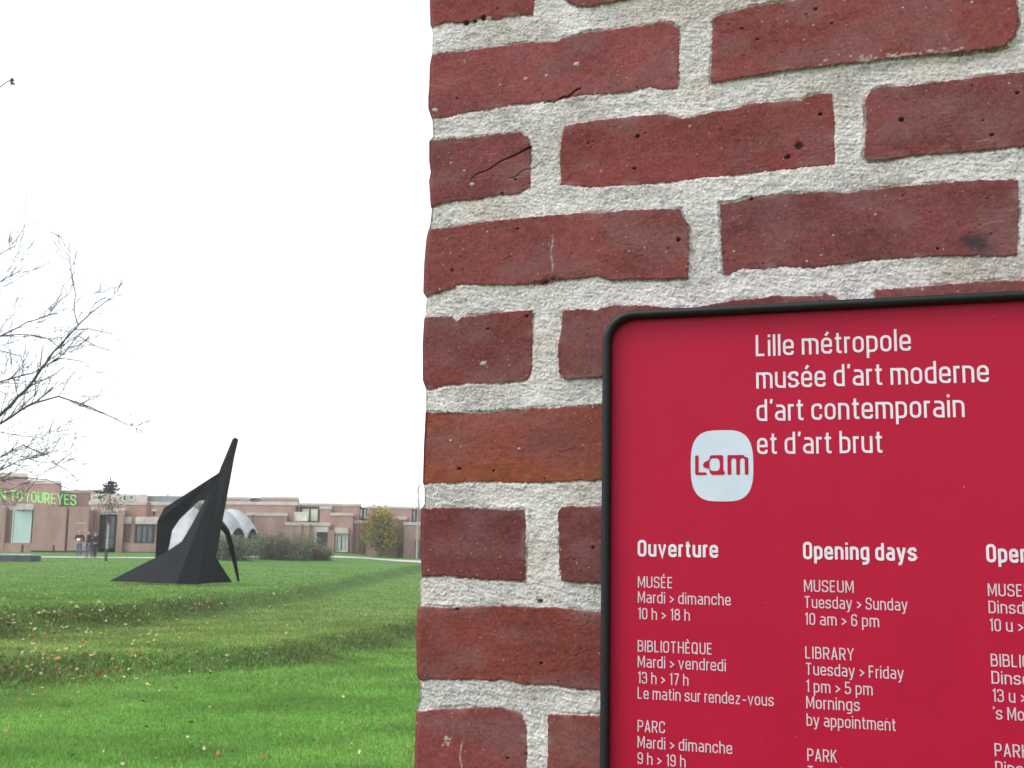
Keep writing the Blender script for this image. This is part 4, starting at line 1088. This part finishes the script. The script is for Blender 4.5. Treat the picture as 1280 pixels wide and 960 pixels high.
# big bare tree: the trunk stands left of the picture, its limbs reach in
YT = 26.0
tb = gpt(-190, 735); tb = Vector((at(-190, 600, YT).x, YT, gz(at(-190, 600, YT).x, YT)))
bt = empty('bare_tree', tuple(tb), 'large leafless tree reaching in with fine branches at the left edge', 'tree')
tr = MB(); br = MB()
tr.tube([tb + Vector((0, 0, -.2)), tb + Vector((0.05, 0, .5)), tb + Vector((.1, .1, 1.6)), tb + Vector((.05, 0, 4)), tb + Vector((.2, .1, 7.5)), tb + Vector((.35, .1, 11.5)), tb + Vector((.5, 0, 13.5))],
        [.42, .33, .28, .25, .19, .10, .04], 12)
obj('trunk', tr, M['bark'], bt, smooth=True)
LIMBS = [([(-185, 650), (-120, 618), (-60, 565), (0, 519), (34, 485), (67, 440), (98, 406), (115, 390), (138, 373)], .085, .006, 0.4),
         ([(98, 408), (92, 385), (95, 366), (90, 350)], .014, .004, 0),
         ([(113, 391), (118, 380), (133, 371)], .010, .004, 0.1),
         ([(92, 412), (110, 411), (140, 417)], .013, .004, -0.1), ([(98, 420), (118, 432), (139, 438)], .011, .004, 0),
         ([(-185, 655), (-110, 600), (-50, 556), (0, 530), (39, 505), (73, 496), (112, 509), (155, 529)], .065, .005, -0.8),
         ([(-185, 600), (-60, 505), (0, 478), (40, 466), (75, 448), (104, 452)], .045, .004, 0.9),
         ([(-180, 560), (-50, 455), (0, 420), (34, 403), (73, 391)], .05, .005, -0.5),
         ([(0, 420), (36, 418), (60, 424), (70, 431)], .016, .004, -0.6),
         ([(-175, 520), (-60, 400), (0, 352), (22, 340)], .05, .005, 0.6), ([(-170, 480), (-50, 350), (0, 318), (20, 307)], .04, .005, 1.2),
         ([(-185, 660), (-60, 598), (0, 571), (28, 556), (60, 569)], .05, .005, 0.5),
         ([(-185, 690), (-70, 622), (0, 600), (30, 598), (59, 599.5)], .04, .010, -1.2),
         ([(-185, 670), (-50, 610), (0, 588), (25, 575), (48, 572)], .04, .004, 1.6),
         ([(-175, 430), (-90, 240), (-30, 140), (0, 109), (13, 100)], .04, .004, 0.2)]
def twig(p, d, L, r, depth):
    pts, rs = [p], [r]
    for i in range(4):
        d = (d + rnd_unit() * 0.2 + Vector((0, 0, 0.06))).normalized(); p = p + d * L / 4
        pts.append(p); rs.append(max(.0062, r * (1 - .14 * (i + 1))))
    br.tube(pts, rs, 3, cap=False)
    if depth:
        for _ in range(R.randint(2, 4)):
            i = R.randint(1, 4)
            twig(pts[i], (d * 0.9 + rnd_unit() * .62).normalized(), L * R.uniform(.45, .75), rs[i] * .8, depth - 1)
for li, (pp, r0, r1, dy) in enumerate(LIMBS):
    P = [at(a, b, YT + dy * min(1, i / 3)) for i, (a, b) in enumerate(pp)]
    nP = []
    for a, b in zip(P[:-1], P[1:]):
        k = max(2, int((b - a).length / .22)); nP += [a + (b - a) * i / k + rnd_unit() * .012 for i in range(k)]
    nP.append(P[-1])
    r1 = max(r1, .011); rs = [r0 + (r1 - r0) * (i / (len(nP) - 1)) ** 0.8 for i in range(len(nP))]
    br.tube(nP, rs, 5, cap=False)
    if li == len(LIMBS) - 1: continue
    for i in range(2, len(nP)):
        px = 640 + FPX * nP[i].x / nP[i].y
        if px < -60: continue
        dens = 1.0 if li in (5, 11, 12, 13) else (0.4 if px > 60 else 0.8)
        if li in (1, 2, 3, 4): dens = 0.35
        if li == 5 and px > 60: dens = 0.9
        for _ in range((R.random() < dens * .85) + (R.random() < dens * .5)):
            d = (nP[i] - nP[i - 1]).normalized()
            twig(nP[i], (d * 1.1 + rnd_unit() * 0.7).normalized(), R.uniform(.5, 1.25) * (0.62 if px > 85 else 1), min(.014, max(.009, rs[i] * .6)), 1 if R.random() < .75 else 2)
for k in range(16):                                                          # the rest of the crown, above and on the far side
    z = R.uniform(3.5, 12.5); a = R.uniform(math.radians(95), math.radians(265))
    p0 = tb + Vector((.1 + .3 * z / 13, .1, z))
    limb_tree(br, p0, Vector((math.cos(a) * .8, math.sin(a) * .8, .55)).normalized(), 3.4 * (1.15 - z / 16), .10 * (1.1 - z / 14), 4, .5, .12, n=5)
obj('branches', br, M['bark'], bt)
bud = MB(); c = at(14, 101, YT + .2)
for _ in range(9): leaf_quad(bud, c + rnd_unit() * .06 + Vector((0.01, 0, -.03)), .07, (0.10, 0.09, 0.085))
obj('withered_leaf', bud, M['leaf'], bt)

def foliage_tree(name, base, label, cat, height, crown, n, size, cols, trunk_r, bark, trunk_frac=0.35, group=None, guard=False, gaps=0.0):
    """crown: (rx, rz, zc, shape) ellipsoid of clumps"""
    root = empty(name, tuple(base), label, cat, group)
    rx, rz, zc = crown
    t = MB()
    t.tube([base + Vector((0, 0, -.2)), base + Vector((0.02, 0, height * .3)), base + Vector((-.03, .02, height * .62)), base + Vector((0, 0, height * .93))], [trunk_r, trunk_r * .8, trunk_r * .5, trunk_r * .12], 7)
    cl = []
    for _ in range(int(26 + n / 160)):
        u = rnd_unit(); f = R.uniform(.25, 1) ** .6
        zz = u.z * f
        kx = rx * (1 - 0.28 * max(0, zz)) * f
        cl.append(base + Vector((u.x * kx, u.y * kx, zc + zz * rz)))
    for c in cl[::2]:
        z0 = max(height * trunk_frac * .8, (c.z - base.z) * R.uniform(.45, .75))
        a = base + Vector((0, 0, z0))
        m_ = (a + c) / 2 + Vector((0, 0, -.06 * rz))
        t.tube([a, m_, c], [trunk_r * .32, trunk_r * .2, trunk_r * .06], 4, cap=False)
    obj('trunk', t, M[bark], root)
    lf_ = MB(); tone = [R.uniform(.62, 1.3) for _ in cl]
    hue = [R.random() for _ in cl]
    for _ in range(n):
        k = R.randrange(len(cl))
        s_ = rx * .26
        c = cl[k] + Vector((R.gauss(0, s_), R.gauss(0, s_), R.gauss(0, s_ * .9)))
        col = cols[int(hue[k] * len(cols)) % len(cols)] if R.random() < .7 else R.choice(cols)
        f = tone[k] * R.uniform(.75, 1.25)
        leaf_quad(lf_, c, size * R.uniform(.6, 1.3), tuple(x * f for x in col))
    obj('crown', lf_, M['leaf'], root)
    return root
b = gpt(475, 696); print('round tree', b)
foliage_tree('round_tree', b, 'egg-shaped tree turning yellow and orange before the museum', 'tree', 4.1, (1.45, 1.95, 2.28), 6500, .11,
             [(0.30, 0.27, 0.06), (0.40, 0.29, 0.06), (0.44, 0.24, 0.055), (0.24, 0.25, 0.065), (0.20, 0.23, 0.07)], .10, 'bark', .1)
b = gpt(133, 701.5)
yt = foliage_tree('young_tree', b, 'slim young tree keeping a few brown leaves in front of the entrance', 'tree', 4.2, (0.9, 0.62, 3.55), 330, .07,
                  [(0.16, 0.13, 0.07), (0.11, 0.10, 0.06), (0.20, 0.15, 0.08)], .045, 'bark', .5)
obj('trunk_guard', MB().tube([b + Vector((0, 0, .7)), b + Vector((0.01, 0, 2.2))], [.075, .06], 8), M['pale_bark'], yt)
st_ = MB(); st_.tube([b + Vector((-.06, -.1, -.1)), b + Vector((-.06, -.1, .75))], .045, 6)
obj('stake', st_, M['bark'], yt)
# conifer behind the roof
YK = 104.0
kx = at(137, 620, YK); kb = Vector((kx.x, YK, gz(kx.x, YK)))
kt = at(137, 596.5, YK).z
cr = empty('conifer_tree', tuple(kb), 'dark blue-green conifer whose pointed top rises behind the museum entrance', 'tree')
obj('trunk', MB().tube([kb, Vector((kb.x, kb.y, kt))], [.22, .02], 7), M['bark'], cr)
cn = MB()
hh = kt - kb.z
CC = [(0.018, 0.034, 0.037), (0.026, 0.046, 0.046), (0.012, 0.022, 0.026)]
z = hh - .6; lev = 0
for _ in range(26):                                                         # leading shoot
    leaf_quad(cn, Vector((kb.x + R.gauss(0, .05), kb.y + R.gauss(0, .05), kt - R.uniform(0, .95))), .09, mixcol(CC))
while z > 1.2:
    f = 1 - z / hh
    for q in range(11 + lev // 3):
        a = R.uniform(0, 6.28); e = (0.08 + 4.4 * f) * R.uniform(.55, 1.15) if f < .25 else (1.45 + .9 * f) * R.uniform(.65, 1.1)
        d = Vector((math.cos(a), math.sin(a), .30 - .5 * f))
        for s in np.arange(.15, e, .10):
            for _ in range(4):
                leaf_quad(cn, Vector((kb.x, kb.y, kb.z + z)) + d * s + Vector((R.gauss(0, .06), R.gauss(0, .06), R.gauss(.02, .06))), .12 * R.uniform(.7, 1.2), mixcol(CC))
    z -= .30 + .012 * lev; lev += 1
obj('crown', cn, M['leaf'], cr)
# thin bare tree by the wall edge
b = gpt(521, 699.5); root = empty('thin_bare_tree', tuple(b), 'thin leafless tree with a pale stem close beside the brick wall edge', 'tree')
top = at(519.5, 590, b.y).z; t = MB()
t.tube([b + Vector((0, 0, -.2)), b + Vector((.02, 0, 2.6)), b + Vector((.03, 0, 5)), Vector((b.x - .1, b.y, top))], [.11, .085, .04, .008], 7)
obj('trunk', t, M['pale_bark'], root)
t = MB()
for i in range(26):
    z = b.z + R.uniform(2.2, top - b.z - .4); f = (z - b.z) / (top - b.z)
    limb_tree(t, Vector((b.x, b.y, z)), Vector((R.gauss(0, .5), R.gauss(0, .5), 1.1)).normalized(), 1.5 * (1.1 - f), .015, 1, .4, .2, n=3)
obj('branches', t, M['twig'], root)
# bare crowns beyond the roofs
for px, ytop, Y, lab in ((77, 598, 125, 'pale bare tree behind the roof left of the conifer, the tall one'), (92, 606, 128, 'low pale bare tree behind the roof close left of the conifer'),
                         (205, 612, 130, 'bare tree top just visible over the grey metal roof'), (232, 614, 132, 'bare tree top over the roof close to the sculpture')):
    x = at(px, 620, Y).x; z0 = gz(x, Y); h = at(px, ytop, Y).z - z0
    root = empty('far_bare_tree', (x, Y, z0), lab, 'tree', 'bare trees beyond the roofs')
    t = MB(); t.tube([(x, Y, z0 - .2), (x, Y, z0 + h * .55)], [.16, .09], 6)
    obj('trunk', t, M['twig'], root); t = MB()
    for _ in range(11):
        limb_tree(t, Vector((x, Y, z0 + h * R.uniform(.3, .55))), Vector((R.gauss(0, .5), R.gauss(0, .5), 1)).normalized(), h * .26, .055, 3, .5, .2, n=3)
    obj('branches', t, M['twig'], root)
# shrubs
SH = [(268, 664, 'grey-green bush nearest the sculpture spire, leftmost of the row'), (288, 669, 'low bush directly behind the sculpture leg'), (307, 668, 'olive bush under the smallest grey shell roof'), (327, 666, 'upright bluish green bush in the middle of the row'),
      (345, 670, 'brownish bush right of the upright bluish green bush'), (361, 666, 'tall twiggy bush before the low museum wall'), (377, 668, 'leafy bush below the pale upper window'), (391, 677, 'low reddish bush near the dark doorway'), (401, 683, 'smallest bush at the right end of the row')]
for i, (px, ytop, lab) in enumerate(SH):
    b = gpt(px, 700.2 + R.uniform(-.6, .6)); b.y += R.uniform(-.6, .8); b.z = gz(b.x, b.y)
    h = at(px, ytop, b.y).z - b.z
    root = empty('bush', tuple(b), lab, 'bush', 'bushes in a row before the museum')
    s_, f_ = MB(), MB()
    cols = [[(0.190, 0.210, 0.120), (0.25, 0.255, 0.165), (0.15, 0.175, 0.10)], [(0.205, 0.21, 0.13), (0.27, 0.255, 0.175), (0.16, 0.18, 0.105)], [(0.11, 0.17, 0.10), (0.15, 0.21, 0.13), (0.10, 0.14, 0.09)], [(0.22, 0.165, 0.13), (0.16, 0.145, 0.10), (0.25, 0.17, 0.145)]]
    pal = cols[2] if i == 3 else cols[3] if i in (4, 7) else cols[i % 2]
    stems = []
    for _ in range(30):
        a = R.uniform(0, 6.28); o = R.random() ** .6
        d = Vector((math.cos(a) * .72 * o, math.sin(a) * .72 * o, 1)).normalized()
        q = b + Vector((math.cos(a) * .45 * o, math.sin(a) * .35 * o, -.05)); L = h * R.uniform(.65, 1.08) / max(.6, d.z)
        e = q + d * L * Vector((1, 1, 1)).x
        mid = q + d * L * .5 + rnd_unit() * .08
        s_.tube([q, mid, e], [.016, .011, .004], 3, cap=False); stems.append((q, mid, e))
    obj('stems', s_, M['bark'], root)
    for _ in range(2700):
        q, mid, e = R.choice(stems); t = R.random() ** .75
        p = (q.lerp(mid, t * 2) if t < .5 else mid.lerp(e, t * 2 - 1)) + Vector((R.gauss(0, .17), R.gauss(0, .17), R.gauss(0, .10)))
        if p.z < b.z: p.z = b.z + R.uniform(0, .2)
        leaf_quad(f_, p, R.uniform(.035, .075), mixcol(pal, .4))
    obj('foliage', f_, M['leaf'], root)

# ------------------------------------------------------------------ small things on the far lawn
s0, s1 = gpt(-30, 703), gpt(38, 702.5)
sl = empty('stone_bench', (s1.x - 3, s1.y + .4, gz(s1.x - 3, s1.y + .4)), 'long low grey slab bench with a pale top at the left edge', 'bench')
Yb = s1.y
X1 = wx(38, Yb, 697); zt, z0 = wz(692, Yb, 20), gz(X1, Yb) - .25
bb = MB().box(X1 - 4.6, X1, Yb, Yb + 1.5, z0, zt - .10)
obj('base', bb, M['slab'], sl)
obj('top', MB().box(X1 - 4.63, X1 + .03, Yb - .03, Yb + 1.53, zt - .097, zt), M['slab_top'], sl)
for px, y0, y1, lab in ((27.7, 679, 689, 'dark post under the pale window of the museum'), (66.7, 680, 689.5, 'dark post before the plain brick pier under the letters')):
    Y = 89.5; x = wx(px, Y, y1); z = gz(x, Y); h = wz(y0, Y, px) - wz(y1, Y, px)
    bo = empty('bollard', (x, Y, z), lab, 'bollard', 'dark posts along the museum wall')
    m_ = MB().tube([(x, Y, z - .1), (x, Y, z + h - .06)], .085, 10)
    obj('post', m_, M['rust'], bo)
    obj('cap', MB().tube([(x, Y, z + h - .06), (x, Y, z + h - .02), (x, Y, z + h)], [.10, .10, .05], 10), M['dark_frame'], bo)

# ------------------------------------------------------------------ people
def skin_mesh(name, verts, edges, mt, parent, sub=1, root=0):
    """verts: (x, y, z, radius)"""
    me = bpy.data.meshes.new(name)
    me.from_pydata([v[:3] for v in verts], edges, [])
    o = bpy.data.objects.new(name, me); COL.objects.link(o)
    md = o.modifiers.new('skin', 'SKIN'); md.use_smooth_shade = True
    sv = me.skin_vertices[0].data
    for i, v in enumerate(verts):
        r = v[3] if hasattr(v[3], '__len__') else (v[3], v[3])
        sv[i].radius = r; sv[i].use_root = (i == root)
    sb = o.modifiers.new('sub', 'SUBSURF'); sb.levels = sub; sb.render_levels = sub
    dg = bpy.context.evaluated_depsgraph_get()
    me2 = bpy.data.meshes.new_from_object(o.evaluated_get(dg))
    me2.name = name
    bpy.data.objects.remove(o)
    me2.materials.clear(); me2.materials.append(mt)
    o = bpy.data.objects.new(name, me2); COL.objects.link(o); o.parent = parent
    return o
def person(px, py, face, label, pose, mats, hair, scale=1.0):
    b = gpt(px, py)
    root = empty('person', tuple(b), label, 'person', 'three people standing on the path', face)
    root.scale = (scale,) * 3
    J = pose
    V = [(0, 0, .95, .12), (0, .0, 1.12, .115), (0, -.01, 1.30, .13), (0, 0, 1.44, .075), (0, -.01, 1.50, .052), (0, -.02, 1.56, .07), (0, -.025, 1.64, .088), (0, -.015, 1.71, .072)]
    E = [(i, i + 1) for i in range(7)]
    V.append((0, -.115, 1.625, .016)); E.append((6, 8))                     # nose
    for sx in (-1, 1):
        V.append((sx * .092, -.01, 1.63, .014)); E.append((6, len(V) - 1))     # ears
    arms, legs = [], []
    for k, sx in enumerate((-1, 1)):
        sh, el, wr, hd = J['arms'][k]
        n0 = len(V); V += [(*sh, .058), (*el, .043), (*wr, .029), (*hd, .034)]; E += [(3, n0), (n0, n0 + 1), (n0 + 1, n0 + 2), (n0 + 2, n0 + 3)]
        dv = (Vector(hd) - Vector(wr)).normalized(); sd = dv.cross(Vector((0, 1, .2))).normalized()
        for f, ln in ((-.027, .055), (-.009, .07), (.009, .075), (.027, .066)):
            p1 = Vector(hd) + dv * .045 + sd * f; p2 = p1 + dv * ln * .6 + Vector((0, -.012, 0)); p3 = p2 + dv * ln * .4 + Vector((0, -.02, 0))
            m0 = len(V); V += [(*p1, .0095), (*p2, .0085), (*p3, .007)]; E += [(n0 + 3, m0), (m0, m0 + 1), (m0 + 1, m0 + 2)]
        p1 = Vector(wr) + dv * .045 + sd * -.04 * sx; p2 = p1 + dv * .04 - sd * .012 * sx
        m0 = len(V); V += [(*p1, .0105), (*p2, .009)]; E += [(n0 + 3, m0), (m0, m0 + 1)]
        arms.append((sh, el, wr))
    for k, sx in enumerate((-1, 1)):
        kn, an, to = J['legs'][k]
        n0 = len(V); V += [(sx * .09, 0, .88, .095), (*kn, .062), (*an, .042), (*to, .036)]; E += [(0, n0), (n0, n0 + 1), (n0 + 1, n0 + 2), (n0 + 2, n0 + 3)]
        legs.append((kn, an, to))
    body = skin_mesh('body', V, E, M['skin'], root)
    # jacket, trousers, shoes, hair follow the body
    V = [(0, 0, .90, (.175, .135)), (0, 0, 1.12, (.165, .13)), (0, -.01, 1.30, (.18, .135)), (0, 0, 1.43, (.10, .085)), (0, -.005, 1.49, (.072, .07))]; E = [(0, 1), (1, 2), (2, 3), (3, 4)]
    if J.get('coat'): V.append((0, .01, J['coat'], (.19, .15))); E.append((0, len(V) - 1))
    for sh, el, wr in arms:
        n0 = len(V); V += [(*sh, .078), (*el, .06), (*wr, .044)]; E += [(3, n0), (n0, n0 + 1), (n0 + 1, n0 + 2)]
    skin_mesh('jacket', V, E, M[mats[0]], root)
    V = [(0, 0, .97, (.15, .11))]; E = []
    for k, sx in enumerate((-1, 1)):
        kn, an, to = legs[k]; n0 = len(V)
        V += [(sx * .095, 0, .86, .105), (*kn, .078), (an[0], an[1], an[2] + .01, .06)]; E += [(0, n0), (n0, n0 + 1), (n0 + 1, n0 + 2)]
    skin_mesh('trousers', V, E, M[mats[1]], root)
    for kn, an, to in legs:
        a = Vector(an); t = Vector(to); h = (a - (t - a) * .4)
        skin_mesh('shoe', [(h.x, h.y, .05, .045), (a.x, a.y, .055, .05), (t.x, t.y, .04, .045)], [(0, 1), (1, 2)], M['shoe'], root)
    hm_ = MB(); nlat, nlon = 7, 14; vs, fs = [], []
    for i in range(nlat + 1):
        th = math.pi * .56 * i / nlat
        for j in range(nlon):
            ph = 2 * math.pi * j / nlon; fr = max(0, -math.sin(ph))
            t2 = th * (1 - .42 * fr)
            vs.append((.098 * math.sin(t2) * math.cos(ph), -.015 + .108 * math.sin(t2) * math.sin(ph), 1.655 + .105 * math.cos(t2)))
    fs = [(i * nlon + j, (i + 1) * nlon + j, (i + 1) * nlon + (j + 1) % nlon, i * nlon + (j + 1) % nlon) for i in range(nlat) for j in range(nlon)]
    hm_.add(vs, fs); obj('hair', hm_, M[hair], root, local=True, smooth=True)
    for sx in (-1, 1): obj('eye', MB().box(sx * .034 - .014, sx * .034 + .014, -.106, -.095, 1.642, 1.654), M['dark_hair'], root, local=True)
    obj('mouth', MB().box(-.025, .025, -.104, -.092, 1.573, 1.581), M['dark_hair'], root, local=True)
    return root
stand = [((-.10, -.01, .49), (-.10, .02, .08), (-.12, -.13, .035)), ((.11, .0, .49), (.11, .03, .08), (.14, -.12, .035))]
stride = [((-.08, -.13, .50), (-.07, -.02, .09), (-.07, -.18, .06)), ((.09, .04, .49), (.10, .24, .10), (.10, .10, .04))]
narrow = [((-.07, -.02, .49), (-.05, .02, .08), (-.06, -.13, .035)), ((.07, .0, .49), (.05, .03, .08), (.07, -.12, .035))]
p1 = person(98, 695.5, math.radians(12), 'grey-haired person in a black jacket and blue-grey jeans holding white papers',
       dict(arms=[((-.20, 0, 1.40), (-.27, -.02, 1.14), (-.10, -.24, 1.15), (-.04, -.27, 1.17)), ((.20, 0, 1.40), (.28, .02, 1.14), (.27, -.10, .92), (.27, -.13, .85))], legs=stand), ('black_cloth', 'jeans'), 'grey_hair', 1.0)
person(109.5, 697.3, math.radians(-50), 'dark-haired person in a long navy jacket and bright blue jeans walking',
       dict(arms=[((-.20, 0, 1.40), (-.26, .03, 1.13), (-.24, -.08, .92), (-.24, -.12, .85)), ((.20, 0, 1.40), (.27, .06, 1.13), (.25, .0, .90), (.25, -.03, .83))], legs=stride, coat=.78), ('navy_cloth', 'jeans2'), 'dark_hair', 1.04)
person(118, 697.5, math.radians(-28), 'person dressed all in black with bent arms, nearest the entrance',
       dict(arms=[((-.19, 0, 1.40), (-.25, -.04, 1.14), (-.07, -.26, 1.22), (-.02, -.29, 1.25)), ((.19, 0, 1.40), (.27, .05, 1.14), (.22, -.12, .99), (.20, -.17, .96))], legs=narrow, coat=.76), ('black_cloth', 'black_cloth'), 'dark_hair', .98)
pa = MB(); q = p1.matrix_basis @ Vector((-.03, -.285, 1.14)); rot = Matrix.Rotation(math.radians(12), 3, 'Z') @ Matrix.Rotation(math.radians(-35), 3, 'X')
for k in range(3):
    vs = [Vector((x + .01 * k, -.004 * k, z - .006 * k)) for x, z in ((-.105, -.10), (.105, -.10), (.105, .10), (-.105, .10))]
    pa.prism([q + rot @ v for v in vs], rot @ Vector((0, -.003, 0)))
obj('paper_sheets', pa, M['paper'], origin=tuple(q), label='white papers held by the grey-haired person on the path', cat='papers')

# ------------------------------------------------------------------ haze volume added to imitate veiling glare over the museum
hz = NT('glare_veil')
hz.t.nodes.remove(hz.b)
pv_ = hz.n('ShaderNodeVolumePrincipled')
pv_.inputs['Color'].default_value = (0.93, 0.95, 0.97, 1)
pv_.inputs['Density'].default_value = 0.0007
hz.l(pv_.outputs[0], hz.t.nodes['Material Output'].inputs['Volume'])
obj('haze', MB().box(-420, 440, -320, 1700, -2.0, 30.0), hz.m, kind='stuff', label='thin added haze imitating veiling glare over the far museum')
